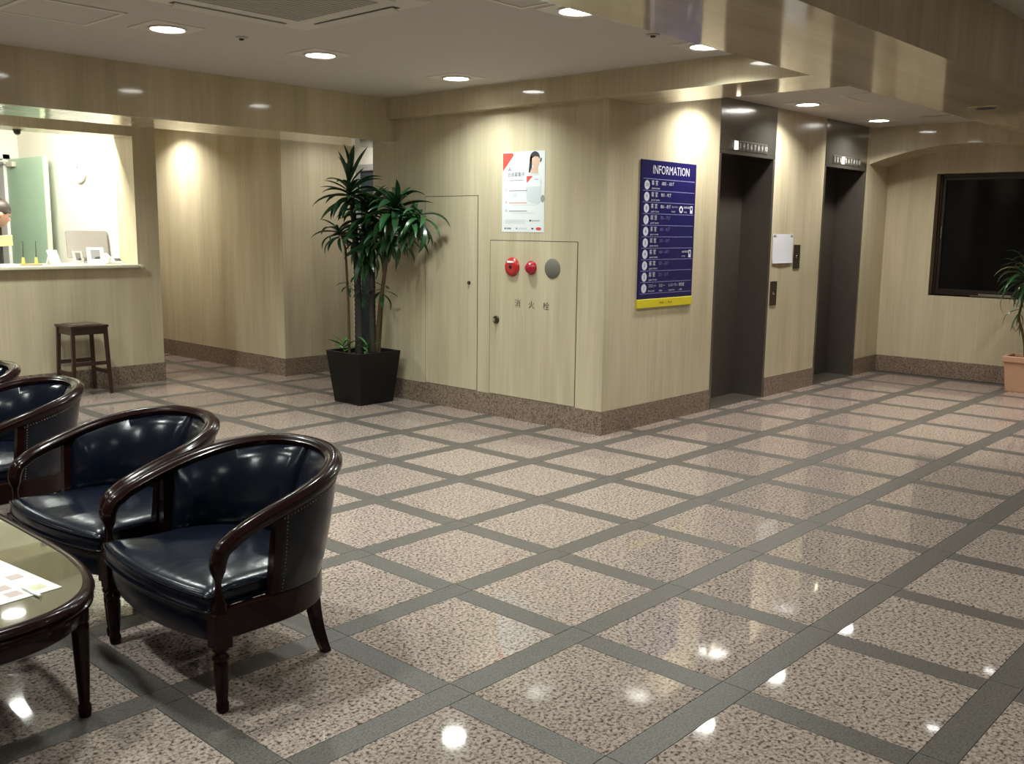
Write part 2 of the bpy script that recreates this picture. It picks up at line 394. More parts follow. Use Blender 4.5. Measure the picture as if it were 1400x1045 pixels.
# beams: fascia and glossy soffits
BL0, BL1, BLZ = 4.092, 4.668, 2.067
BB0, BB1, BZ = 3.222, 3.72, 2.238
BR0, BR1 = -0.20, 0.54
m = MB(); m.box(-4.5, XPE, BL0, BL1, BLZ+0.004, CE)
b = struct(m, 'trim_2', M['fascia'], 'deep laminate beam in front of the reception', 'beam')
box(-4.5, XPE, BL0, BL1, BLZ, BLZ+0.004).build('soffit_panel', M['soffit_x'], b)
m = MB(); m.box(BB0, BB1, BR1, BL0, BZ+0.004, CE)
b = struct(m, 'trim_3', M['fascia'], 'laminate beam running above the poster wall to the lift lobby', 'beam')
box(BB0, BB1, BR1, BL0, BZ, BZ+0.004).build('soffit_panel', M['soffit_y'], b)
SPOT = [(5.22, 0.24), (6.54, 0.24)]; HW = 0.085
m = MB(); m.box(-4.5, XAR, BR0, BR0+0.01, BZ, 2.61); m.box(-4.5, XAR, BR1-0.01, BR1, BZ, CE); m.box(-4.5, XAR, BR0+0.01, BR1-0.01, BZ+0.16, CE)
b = struct(m, 'trim_4', M['fascia'], 'wide laminate beam crossing overhead from the viewer to the alcove', 'beam')
m = MB(); y0, y1 = BR0+0.01, BR1-0.01
xs = [-4.5]
for sx, sy in SPOT:
    m.box(xs[-1], sx-HW, y0, y1, BZ, BZ+0.006)
    m.box(sx-HW, sx+HW, y0, sy-HW, BZ, BZ+0.006); m.box(sx-HW, sx+HW, sy+HW, y1, BZ, BZ+0.006); xs.append(sx+HW)
m.box(xs[-1], XAR, y0, y1, BZ, BZ+0.006)
m.build('soffit_panel', M['soffit_x'], b)
# skirting
SK, SP_ = 0.165, 0.008
def skirt(name, label, *bx):
    m = MB()
    for q in bx: m.box(*q, 0, SK)
    struct(m, name, M['skirting'], label, 'baseboard')
skirt('baseboard_center', 'brown granite skirting below the hydrant cabinet', (XP-SP_, XP, YE-SP_, YPE))
skirt('baseboard_right', 'brown granite skirting below the lift wall', (XP, L1[0], YE-SP_, YE), (L1[1], L2[0], YE-SP_, YE), (L2[1], XAL-SP_, YE-SP_, YE))
skirt('baseboard_far_right', 'brown granite skirting below the dark window', (XAL-SP_, XAL, ya, YE))
skirt('baseboard_left', 'brown granite skirting below the reception front', (-4.5, XRE+SP_, YR-SP_, YR), (XRE, XRE+SP_, YR, 8.6))
skirt('baseboard_corridor', 'brown granite skirting along the corridor wall', (XP-SP_, XP, YPA-SP_, 8.6), (XP, XPE, YPA-SP_, YPA))

# ------------------------------------------------------------------ lifts
def lift(n, x0, x1, lab, lit):
    r = struct_root('door_%d' % n, lab, 'lift door', ((x0+x1)/2, YE, 0))
    h = (x1-x0)/2; yd = DEP
    for a, b_ in ((-h+0.03, -0.002), (0.002, h-0.03)):
        box(a, b_, yd, yd+0.03, 0.004, DH).build('door_leaf', M['steel_door'], r, bevel=0.002)
    for s in (-1, 1):
        a, b_ = sorted((s*h, s*(h-0.03)))
        m = box(a, b_, -0.003, yd+0.03, 0, DH); m.build('jamb', M['steel'], r, bevel=0.002)
    m = MB(); m.box(-h, h, -0.003, yd+0.06, DH, DH+0.03); m.box(-h, h, -0.003, 0.03, DH+0.03, CE)
    tr = m.build('transom', M['steel_bright'], r, bevel=0.0015)
    box(-h+0.03, h-0.03, 0.0, yd+0.06, -0.001, 0.004).build('sill', M['steel'], r)
    box(-h-0.02, h+0.02, yd+0.05, yd+0.062, 0, CE).build('shaft_back', M['black'], r)
    ind = box(-0.30, 0.29, -0.007, -0.003, 2.016, 2.094).build('indicator', M['steel'], r, bevel=0.001)
    num = MB()
    for k in range(10):
        cx = -0.268 + 0.0585*k
        box(cx-0.025, cx+0.025, -0.0105, -0.007, 2.024, 2.086).build('number_cell', M['lit'] if k == lit else M['cell'], ind)
        if k != lit: text_mb(num, str(k+1), 0.052, (cx, -0.0112, 2.054), (1,0,0), (0,0,1), 'CENTER')
    tag(num.build('numerals', M['pale_ink'], ind), kind='stuff')
    return r
lift(1, *L1, 'dark steel lift door with floor indicator, nearest the blue directory sign', 1)
lift(2, *L2, 'dark steel lift door with floor indicator, beside the arched alcove', 3)

# ------------------------------------------------------------------ alcove window
W = struct_root('window_1', 'dark night window with brown frame in the arched alcove', 'window', (XAL, 0.971, 0.805))
hy, hz = 0.516, 1.17
m = MB(); f0, f1, fw_ = 0.095, 0.135, 0.028
m.box(f0, f1, -hy, -hy+fw_, 0, hz); m.box(f0, f1, hy-fw_, hy, 0, hz); m.box(f0, f1, -hy+fw_, hy-fw_, 0, fw_); m.box(f0, f1, -hy+fw_, hy-fw_, hz-fw_, hz)
m.build('window_frame', M['window_frame'], W, bevel=0.003)
m = MB(); e0 = fw_; e1 = fw_+0.03
m.box(0.108, 0.138, -hy+e0, -hy+e1, e0, hz-e0); m.box(0.108, 0.138, hy-e1, hy-e0, e0, hz-e0); m.box(0.108, 0.138, -hy+e1, hy-e1, e0, e1); m.box(0.108, 0.138, -hy+e1, hy-e1, hz-e1, hz-e0)
sash = m.build('sash', M['window_frame'], W, bevel=0.002)
box(0.120, 0.126, -hy+e1-0.004, hy-e1+0.004, e1-0.004, hz-e1+0.004).build('pane', M['night_glass'], sash)
m = box(0.092, 0.108, hy-0.052, hy-0.042, 0.545, 0.67); m.build('latch', M['chrome'], sash, bevel=0.003)
m = MB(); m.box(0.060, 0.09, -0.23, 0.07, 0.012, 0.030); m.build('sill_handle', M['chrome'], sash, bevel=0.004)
box(0.055, 0.07, -0.26, 0.14, 0.0, 0.012).build('sill_rail', M['chrome'], sash, bevel=0.002)
box(0.0, 0.135, -hy, hy, -0.004, 0.0).build('window_sill', M['window_frame'], W)
box(0.16, 0.17, -hy-0.05, hy+0.05, -0.1, hz+0.1).build('blind', M['black'], W)

# glazed door at the end of the passage
W = struct_root('door_3', 'blue-grey glazed door at the end of the passage behind the tall plant', 'glass door', (XPE, 5.175, 0))
m = MB()
for a, b_ in ((-0.455, -0.40), (0.40, 0.455)): m.box(0.0, 0.06, a, b_, 0, 1.99)
m.box(0.0, 0.06, -0.40, 0.40, 1.93, 1.99); m.box(0.0, 0.06, -0.40, 0.40, 0, 0.12)
m.build('door_frame', M['door_frame_grey'], W, bevel=0.003)
box(0.02, 0.035, -0.40, 0.40, 0.12, 1.93).build('pane', M['blue_glass'], W)
MB().tube([(-0.03, -0.33, 0.85), (-0.03, -0.33, 1.25)], 0.012).build('handle', M['chrome'], W, smooth=True)

# ------------------------------------------------------------------ downlights
lens_prof = [(0.0, -0.010), (0.045, -0.0098), (0.078, -0.007)]
def bulb(t, r, z, watts, spread, col=LAMP_COL):
    ld = D.lights.new('bulb', 'AREA'); ld.shape = 'DISK'; ld.size = 2*r; ld.energy = watts; ld.color = col; ld.spread = spread
    o = D.objects.new('bulb', ld); COL.objects.link(o); o.parent = t; o.location = (0, 0, z)
def downlight(x, y, z, label, group, k=1.0, col=LAMP_COL, trim=True):
    t = thing('downlight', label, 'ceiling light', (x, y, z), 0, group)
    if trim: box(-0.145, 0.145, -0.145, 0.145, -0.003, 0).build('trim_plate', M['trim_white'], t, bevel=0.001)
    m = MB(); n = 28
    prof = [(0.098, -0.003), (0.097, -0.010), (0.088, -0.012), (0.083, -0.006)]
    m.loft([[(r*math.cos(2*PI*i/n), r*math.sin(2*PI*i/n), h) for i in range(n)] for r, h in prof], cap=False)
    m.build('rim', M['trim_white'], t, smooth=True)
    m = MB(); m.add([(0.084*math.cos(2*PI*i/n), 0.084*math.sin(2*PI*i/n), -0.0065) for i in range(n)], [tuple(range(n))[::-1]])
    m.build('lens', M['lens'], t)
    bulb(t, 0.075, -0.008, LAMP_W*k, SPREAD, col)
    return t
G1, G2, G3 = 'downlights over the seating', 'downlights along the wide beam', 'downlights in the lift lobby'
downlight(0.744, 2.902, CE, 'bright round downlight above the reception end, furthest left in view', G1)
downlight(1.711, 2.902, CE, 'bright round downlight in the middle of the main ceiling', G1)
downlight(2.828, 2.902, CE, 'bright round downlight nearest the poster wall beam', G1)
downlight(1.769, 0.998, CE, 'bright downlight half hidden by the wide beam at the top', G2)
downlight(2.892, 0.998, CE, 'bright downlight peeping past the wide beam near the lobby corner', G2)
downlight(4.32, 1.655, CE, 'downlight hidden by the beam, washing the wall left of the first lift', G3, 1.1, WARM_COL)
downlight(5.48, 1.655, CE, 'bright round downlight in front of the first lift', G3, 1.1, WARM_COL)
downlight(6.87, 1.650, CE, 'bright round downlight in front of the second lift', G3, 1.1, WARM_COL)
for x in (-0.28, -1.32, -2.4): downlight(x, 2.902, CE, 'round downlight over the seating, outside the picture', G1)
for x in (0.70, -0.37, -1.44, -2.5): downlight(x, 0.998, CE, 'round downlight beside the wide beam, outside the picture', G2)
for x in (0.76, -0.6): downlight(x, 5.68, CE, 'round downlight above the reception counter, hidden by the beam', 'downlights before the reception', 1.9)
for x in (-2.0, 0.0, 2.0, 4.0, 6.0): downlight(x, -1.5, 2.61, 'fill lamp added to light the raised near ceiling, outside the picture', 'fill lamps added in the raised ceiling', 0.5)  # unseen lamps added to brighten the near ceiling and floor
for x in (-2.0, 0.6, 3.2): downlight(x, -3.4, 2.61, 'fill lamp added to light the raised near ceiling, outside the picture', 'fill lamps added in the raised ceiling', 0.5)  # second row of added fill lamps, behind the viewer
downlight(2.95, 7.40, CE, 'round downlight in the corridor, hidden by the beam', 'downlights in the corridor', 1.25, WARM_COL)
downlight(3.72, 5.05, CE, 'round downlight in the side passage, hidden by the beam', 'downlights in the passage', 0.45, WARM_COL)
for k, (x, y) in enumerate(SPOT):
    t = thing('recessed_spot', ['deep recessed spot in the beam, reflected at the lower right', 'deep recessed spot in the beam nearest the alcove'][k], 'ceiling light', (x, y, BZ), 0, 'spots recessed in the wide beam')
    n = 32; m = MB(); ro = HW+0.006
    sq = []
    for i in range(n):
        a = 2*PI*i/n; c, s = math.cos(a), math.sin(a); k2 = ro/max(abs(c), abs(s)); sq.append((c*k2, s*k2))
    ci = [(0.064*math.cos(2*PI*i/n), 0.064*math.sin(2*PI*i/n)) for i in range(n)]
    m.loft([[(a, b2, 0.0) for a, b2 in sq], [(a, b2, -0.004) for a, b2 in sq], [(a, b2, -0.004) for a, b2 in ci]], cap=False)
    m.build('trim_plate', M['soffit_x'], t)
    m = MB(); m.loft([[(a, b2, -0.004) for a, b2 in ci], [(a, b2, 0.075) for a, b2 in ci]], cap=False); m.build('baffle', M['baffle'], t)
    m = MB(); m.add([(a, b2, 0.032) for a, b2 in ci], [tuple(range(n))[::-1]]); m.build('lens', M['lens'], t)
    bulb(t, 0.055, 0.030, LAMP_W*0.6, math.radians(100), WARM_COL)

# ------------------------------------------------------------------ ceiling fittings
t = thing('ceiling_air_conditioner', 'square four-way cassette air conditioner in the ceiling at the top edge', 'air conditioner', (0.695, 1.805, CE))
def rsq(h, r, n=6):
    o = []
    for cx, cy, a0 in ((h-r, h-r, 0), (-h+r, h-r, PI/2), (-h+r, -h+r, PI), (h-r, -h+r, 1.5*PI)):
        o += [(cx + r*math.cos(a0+PI/2*k/n), cy + r*math.sin(a0+PI/2*k/n)) for k in range(n+1)]
    return o
MB().loft([[(x, y, 0) for x, y in rsq(0.475, 0.05)], [(x, y, -0.022) for x, y in rsq(0.475, 0.05)], [(x, y, -0.030) for x, y in rsq(0.465, 0.045)]]).build('panel', M['trim_white'], t)
gr = box(-0.30, 0.30, -0.30, 0.30, -0.033, -0.030).build('intake_grille', M['grille'], t)
for k in range(19): box(-0.29, 0.29, -0.292+0.0315*k, -0.276+0.0315*k, -0.036, -0.033).build('slat', M['grille'], gr)
for k in range(4):
    o = MB(); c, s = [(1, 0), (0, 1), (-1, 0), (0, -1)][k]
    def rot(x, y, z): return (c*x - s*y, s*x + c*y, z)
    o.add([rot(*p) for p in [(0.385, -0.30, -0.0305), (0.435, -0.30, -0.0305), (0.435, 0.30, -0.0305), (0.385, 0.30, -0.0305)]], [(0, 3, 2, 1)])
    o.build('outlet', M['black'], t)
    v = MB(); v.hexa([rot(*p) for p in [(0.392, -0.29, -0.036), (0.430, -0.29, -0.048), (0.430, 0.29, -0.048), (0.392, 0.29, -0.036)]], [rot(*p) for p in [(0.392, -0.29, -0.032), (0.430, -0.29, -0.044), (0.430, 0.29, -0.044), (0.392, 0.29, -0.032)]])
    v.build('vane', M['trim_white'], t)
def hatch(x0, x1, y0, y1, lab):
    t = thing('ceiling_hatch', lab, 'ceiling hatch', ((x0+x1)/2, (y0+y1)/2, CE), 0, 'ceiling access hatches')
    a, b_ = (x1-x0)/2, (y1-y0)/2
    m = MB(); wd = 0.022
    m.box(-a, a, -b_, -b_+wd, -0.006, 0); m.box(-a, a, b_-wd, b_, -0.006, 0); m.box(-a, -a+wd, -b_+wd, b_-wd, -0.006, 0); m.box(a-wd, a, -b_+wd, b_-wd, -0.006, 0)
    m.build('frame', M['trim_white'], t)
    box(-a+wd, a-wd, -b_+wd, b_-wd, -0.003, 0).build('lid', M['ceiling'], t)
hatch(-0.02, 0.44, 2.72, 3.17, 'square ceiling access hatch at the top left, left of the downlight')
hatch(1.13, 1.58, 0.73, 1.18, 'square ceiling access hatch at the top beside the wide beam')
hatch(5.16, 5.62, 0.80, 1.27, 'square ceiling access hatch in the lift lobby ceiling')
def dome(x, y, lab):
    t = thing('sprinkler', lab, 'sprinkler', (x, y, CE), 0, 'ceiling sprinkler heads')
    MB().lathe([(0.0, 0), (0.036, 0), (0.034, -0.006), (0.0, -0.009)], n=16).build('cover_plate', M['grille'], t, smooth=True)
    MB().lathe([(0.0, -0.008), (0.014, -0.008), (0.012, -0.016), (0.0, -0.018)], n=12).build('head', M['bronze'], t, smooth=True)
dome(1.13, 2.822, 'small ceiling sprinkler between the two left downlights')
dome(2.463, 1.053, 'small ceiling sprinkler beside the wide beam')
t = thing('ceiling_slot', 'thin dark slot in the lobby ceiling near the second lift', 'ceiling slot', (6.84, 1.145, CE))
box(-0.03, 0.03, -0.14, 0.14, -0.004, 0).build('frame', M['trim_white'], t); box(-0.012, 0.012, -0.125, 0.125, -0.0055, -0.004).build('gap', M['black'], t)
# ------------------------------------------------------------------ hydrant cabinet, tall panel, poster, sign
xf = XP
def panel_thing(name, label, cat, y0, y1, z0, z1):
    t = thing(name, label, cat, (xf, (y0+y1)/2, z0))
    a, h = (y1-y0)/2, z1-z0; g = 0.005
    m = MB()
    m.box(-0.0016, 0, -a, -a+g, 0, h); m.box(-0.0016, 0, a-g, a, 0, h); m.box(-0.0016, 0, -a+g, a-g, h-g, h); m.box(-0.0016, 0, -a+g, a-g, 0, g*0.7)
    m.build('shadow_gap', M['seam'], t)
    box(-0.003, 0, -a+g, a-g, g*0.7, h-g).build('door', M['wall'], t)
    return t
t = panel_thing('access_door', 'tall flush laminate access door behind the potted plant', 'access door', 3.15, 3.735, SK+0.002, 1.637)
MB().lathe([(0.0, -0.016), (0.012, -0.015), (0.014, -0.003), (0.014, 0)], axis='x', base=(0, 3.238-3.4425, 0.985-SK), n=14).build('lock', M['bronze'], t, smooth=True)
t = panel_thing('hydrant_cabinet', 'flush laminate fire hydrant cabinet with red call point and lamp', 'hydrant cabinet', 2.193, 3.024, SK+0.002, 1.312)
yc, zb = 2.6085, SK+0.002
def on(y, z): return (-0.003, y-yc, z-zb)
a = on(2.796, 1.121)
cp = MB().lathe([(0.0, -0.022), (0.035, -0.022), (0.055, -0.020), (0.066, -0.010), (0.070, 0)], axis='x', base=a, n=28).build('call_point', M['red'], t, smooth=True)
MB().lathe([(0.0, -0.026), (0.012, -0.026), (0.015, -0.021)], axis='x', base=a, n=14).build('button', M['black'], cp, smooth=True)
m = MB(); m.box(a[0]-0.0245, a[0]-0.021, a[1]-0.032, a[1]+0.032, a[2]+0.030, a[2]+0.044); m.build('name_plate', M['white_plastic'], cp)
a = on(2.612, 1.120)
la = MB().lathe([(0.0, -0.045), (0.018, -0.043), (0.034, -0.034), (0.043, -0.018), (0.045, -0.006), (0.050, -0.005), (0.050, 0)], axis='x', base=a, n=24).build('alarm_lamp', M['red_lens'], t, smooth=True)
a = on(2.416, 1.122)
sp = MB().lathe([(0.0, -0.006), (0.066, -0.006), (0.070, -0.003), (0.071, 0)], axis='x', base=a, n=28).build('alarm_sounder', M['speaker'], t, smooth=True)
m = MB()
for ch, y, z in (('消', 2.741, 0.855), ('火', 2.606, 0.853), ('栓', 2.469, 0.851)):
    text_mb(m, ch, 0.062, (-0.0036, y-yc, z-zb), (0, -1, 0), (0, 0, 1), 'CENTER')
tag(m.build('lettering', M['ink'], t), kind='stuff')
a = on(2.952, 0.728)
hd = MB().lathe([(0.0, -0.012), (0.026, -0.012), (0.029, -0.008), (0.030, 0)], axis='x', base=a, n=20).build('lock_rose', M['bronze'], t, smooth=True)
MB().box(a[0]-0.024, a[0]-0.012, a[1]-0.006, a[1]+0.018, a[2]-0.015, a[2]+0.012).build('turn_handle', M['chrome'], hd, bevel=0.003)

# poster
PW, PH = 0.405, 0.562
t = thing('poster', 'white card-membership poster with red corner and portrait of a person', 'poster', (xf, 2.704, 1.371))
box(-0.002, 0, -PW/2, PW/2, 0, PH).build('sheet', M['poster'], t)
class Flat:           # flat print on a wall facing -x: s to the right, h up
    def __init__(s, x): s.x, s.mb, s.lv = x, {}, 0
    def mbf(s, mat): return s.mb.setdefault(mat, MB())
    def poly(s, pts, mat, lift=0): s.mbf(mat).add([(s.x-0.0002*lift, -a, b) for a, b in pts], [tuple(range(len(pts)))])
    def rect(s, a0, a1, b0, b1, mat, lift=0): s.poly([(a0, b0), (a1, b0), (a1, b1), (a0, b1)], mat, lift)
    def ell(s, ca, cb, ra, rb, mat, lift=0, n=20): s.poly([(ca+ra*math.cos(2*PI*k/n), cb+rb*math.sin(2*PI*k/n)) for k in range(n)], mat, lift)
    def text(s, str_, size, a, b, mat, lift=0, align='LEFT', sx=1.0): text_mb(s.mbf(mat), str_, size, (s.x-0.0002*lift, -a, b), (0, -1, 0), (0, 0, 1), align, sx=sx)
pr_ = Flat(-0.0023); X0, Y0 = -PW/2, 0.0
def S(u): return X0 + u*PW
def H(v): return PH*(1-v)
pr_.poly([(S(0.01), H(0.01)), (S(0.25), H(0.01)), (S(0.27), H(0.045)), (S(0.01), H(0.24))], 'ink_red', 1)
pr_.poly([(S(0.56), H(0.45)), (S(0.60), H(0.30)), (S(0.70), H(0.27)), (S(0.86), H(0.28)), (S(0.93), H(0.36)), (S(0.93), H(0.62)), (S(0.86), H(0.66)), (S(0.60), H(0.62))], 'poster_shade', 1)
pr_.ell(S(0.765), H(0.085), 0.047, 0.046, 'ink', 2)
pr_.poly([(S(0.65), H(0.08)), (S(0.72), H(0.06)), (S(0.70), H(0.20)), (S(0.66), H(0.265)), (S(0.625), H(0.26))], 'ink', 2)
pr_.poly([(S(0.90), H(0.08)), (S(0.93), H(0.10)), (S(0.91), H(0.14)), (S(0.88), H(0.14))], 'ink', 2)
pr_.poly([(S(0.70), H(0.09)), (S(0.76), H(0.065)), (S(0.84), H(0.07)), (S(0.875), H(0.10)), (S(0.90), H(0.145)), (S(0.87), H(0.155)), (S(0.87), H(0.18)), (S(0.82), H(0.205)), (S(0.74), H(0.20)), (S(0.70), H(0.15))], 'skin_print', 3)
pr_.poly([(S(0.70), H(0.20)), (S(0.84), H(0.20)), (S(0.85), H(0.275)), (S(0.68), H(0.275))], 'skin_print', 3)
pr_.rect(S(0.58), S(0.90), H(0.435), H(0.30), 'poster', 4); pr_.poly([(S(0.585), H(0.305)), (S(0.73), H(0.305)), (S(0.60), H(0.385)), (S(0.585), H(0.385))], 'ink_red', 5)
pr_.rect(S(0.76), S(0.86), H(0.352), H(0.343), 'ink_grey', 5)
pr_.ell(S(0.96), H(0.585), 0.018, 0.026, 'ink_grey', 4)
pr_.text('A', 0.048, S(0.14), H(0.215), 'ink', 2); pr_.text('カード', 0.030, S(0.235), H(0.215), 'ink_rose', 2)
pr_.text('会員募集中', 0.036, S(0.13), H(0.285), 'ink', 2, sx=0.92)
pr_.rect(S(0.17), S(0.50), H(0.358), H(0.348), 'ink_grey', 2)
for v, mt in ((0.475, 'ink_grey'), (0.628, 'ink_rose'), (0.73, 'ink_grey')):
    pr_.text('A', 0.034, S(0.075), H(v), 'ink_grey', 2); pr_.rect(S(0.17), S(0.60), H(v+0.012), H(v), mt, 2); pr_.rect(S(0.24), S(0.78), H(v+0.036), H(v+0.028), 'poster_shade', 2)
pr_.rect(S(0.25), S(0.36), H(0.565), H(0.515), 'poster_shade', 2); pr_.rect(S(0.60), S(0.70), H(0.565), H(0.515), 'poster_shade', 2)
for v in (0.845, 0.865, 0.885): pr_.rect(S(0.08), S(0.56), H(v+0.007), H(v), 'poster_shade', 2)
pr_.rect(S(0.66), S(0.70), H(0.865), H(0.845), 'ink', 2); pr_.rect(S(0.71), S(0.90), H(0.861), H(0.852), 'ink_grey', 2)
for a0, a1, mt in ((0.07, 0.10, 'ink'), (0.12, 0.23, 'ink_grey'), (0.34, 0.38, 'ink_grey'), (0.41, 0.60, 'poster_shade'), (0.71, 0.755, 'ink')): pr_.rect(S(a0), S(a1), H(0.965), H(0.945), mt, 2)
pr_.ell(S(0.875), H(0.957), 0.026, 0.011, 'ink_red', 2)
for k, mb in pr_.mb.items(): tag(mb.build('print', M[k], t), kind='stuff')

# directory sign on the lift wall (faces -y)
t = thing('directory_sign', 'tall navy INFORMATION floor directory with yellow strip below', 'sign', (4.018, YE, 0.852))
SWd, SHt = 0.692, 1.024
box(-SWd/2, SWd/2, -0.012, 0, 0.062, SHt).build('panel', M['navy'], t, bevel=0.002)
ys = box(-SWd/2-0.004, SWd/2+0.004, -0.014, 0, 0, 0.062).build('footer_strip', M['sign_yellow'], t, bevel=0.002)
sg = {}
def stx(s_, size, x, z, mat, align='LEFT', sx=1.0, y=-0.0126): text_mb(sg.setdefault(mat, MB()), s_, size, (x, y, z), (1, 0, 0), (0, 0, 1), align, sx=sx)
def srect(x0, x1, z0, z1, mat, y=-0.0126): sg.setdefault(mat, MB()).add([(x0, y, z0), (x1, y, z0), (x1, y, z1), (x0, y, z1)], [(0, 1, 2, 3)])
def sell(cx, cz, r, mat, y=-0.0126, n=20): sg.setdefault(mat, MB()).add([(cx+r*math.cos(2*PI*k/n), y, cz+r*math.sin(2*PI*k/n)) for k in range(n)], [tuple(range(n))])
stx('INFORMATION', 0.084, 0.02, 0.958, 'sign_white', 'CENTER', 0.82)
top = 0.893; rh = 0.0795
srect(-0.325, 0.325, top, top+0.006, 'sign_line')
floors = ['10', '9', '8', '7', '6', '5', '4', '3', '2', '1']
for k, fn in enumerate(floors):
    zc = top - rh*(k+0.5)
    sell(-0.278, zc, 0.0315, 'sign_white'); stx(fn, 0.036, -0.278, zc, 'navy', 'CENTER', y=-0.0131)
    srect(-0.325, 0.325, top-rh*(k+1), top-rh*(k+1)+0.005, 'sign_line')
    if fn != '1':
        stx('客 室', 0.036, -0.225, zc+0.014, 'sign_white'); stx('%s01 - %s17' % (fn, fn), 0.034, -0.105, zc+0.014, 'sign_white' if k < 3 else 'sign_line', sx=0.95)
        stx('guest rooms', 0.020, -0.222, zc-0.020, 'sign_white')
    else:
        for x, ja, en in ((-0.225, 'フロント', 'front desk'), (-0.09, 'ロビー', 'lobby'), (0.03, 'レストラン', 'restaurant'), (0.165, '喫茶室', 'coffee')):
            stx(ja, 0.027, x, zc+0.014, 'sign_white', sx=0.9); stx(en, 0.019, x, zc-0.02, 'sign_white')
    if k in (2, 6):
        if k == 2:
            stx('ランドリー', 0.018, 0.035, zc+0.014, 'sign_white'); stx('laundry', 0.016, 0.035, zc-0.016, 'sign_white'); sell(0.158, zc, 0.025, 'sign_white')
            sell(0.158, zc, 0.012, 'navy', y=-0.0131)
        stx('自動販売機', 0.017, 0.188, zc+0.014, 'sign_white'); stx('vending', 0.016, 0.188, zc-0.016, 'sign_white'); srect(0.278, 0.312, zc-0.027, zc+0.027, 'sign_white'); srect(0.286, 0.304, zc-0.002, zc+0.018, 'navy', y=-0.0131)
for k, mb in sg.items(): tag(mb.build('lettering', M[k], t), kind='stuff')
fm = MB(); text_mb(fm, 'Hotel   |   Floor', 0.026, (0.0, -0.0146, 0.031), (1, 0, 0), (0, 0, 1), 'CENTER'); tag(fm.build('lettering', M['ink'], ys), kind='stuff')

# notice and call plates between the lifts
t = thing('paper_notice', 'white paper notice taped to the wall between the lifts', 'notice', (5.785, YE, 1.134))
m = MB(); n = 8
pv = [[(-0.18+0.36*i/n, -0.003-0.004*math.sin(PI*i/n)*(1-j/4) - (0.004 if j == 0 else 0), 0.246*j/4) for i in range(n+1)] for j in range(5)]
m.loft(pv, closed=False); m.build('sheet', M['paper'], t, smooth=True)
m = MB()
for sx in (-0.15, 0.15): box(sx-0.02, sx+0.02, -0.0085, -0.0075, 0.236, 0.25).build('tape', M['paper_warm'], t)
def plate(x0, x1, z0, z1, lab):
    t = thing('call_button_plate', lab, 'lift button', ((x0+x1)/2, YE, z0), 0, 'lift call button plates')
    h = z1-z0; a = (x1-x0)/2
    box(-a, a, -0.006, 0, 0, h).build('plate', M['bronze'], t, bevel=0.002)
    m = MB().lathe([(0.0, -0.010), (0.011, -0.0095), (0.013, -0.006)], axis='y', base=(0, 0, h*0.5), n=14); m.build('button', M['chrome'], t, smooth=True)
plate(5.990, 6.108, 1.084, 1.290, 'upper bronze lift call plate right of the paper notice')
plate(5.602, 5.715, 0.779, 0.984, 'lower bronze lift call plate below the paper notice')

# ------------------------------------------------------------------ tub chairs
def plan(nu, scale_b=1.0, xback=0.555, x0=0.205, b=0.335, xf=0.03, n=2.25):
    """points round the horseshoe from the near arm front to the far one: (x, y)"""
    a = xback - x0; out = []
    q = []
    for k in range(nu+1):
        th = PI/2*k/nu
        q.append((x0 + a*math.sin(th)**(2/n), -b*scale_b*math.cos(th)**(2/n)))
    st = [(xf + (x0-xf)*k/4, -b*scale_b) for k in range(4)]
    half = st + q
    return half + [(x, -y) for x, y in half[-2::-1]]
def resample(pts, n):
    d = [0]
    for i in range(1, len(pts)): d.append(d[-1] + math.dist(pts[i], pts[i-1]))
    out = []; j = 0
    for k in range(n):
        t = d[-1]*k/(n-1)
        while j < len(d)-2 and d[j+1] < t: j += 1
        f = (t-d[j])/max(1e-9, d[j+1]-d[j]); out.append(tuple(p + (q-p)*f for p, q in zip(pts[j], pts[j+1])))
    return out
RZ0, RZ1 = 0.498, 0.652
def rail_z(x, xb=0.555, xf=0.03): return RZ0 + (RZ1-RZ0)*max(0.0, (x-xf)/(xb-xf))**0.75
def normals(pl):
    out = []
    for i in range(len(pl)):
        a, b_ = pl[max(i-1, 0)], pl[min(i+1, len(pl)-1)]
        dx, dy = b_[0]-a[0], b_[1]-a[1]; l = math.hypot(dx, dy)
        out.append((dy/l, -dx/l))         # points outwards
    return out
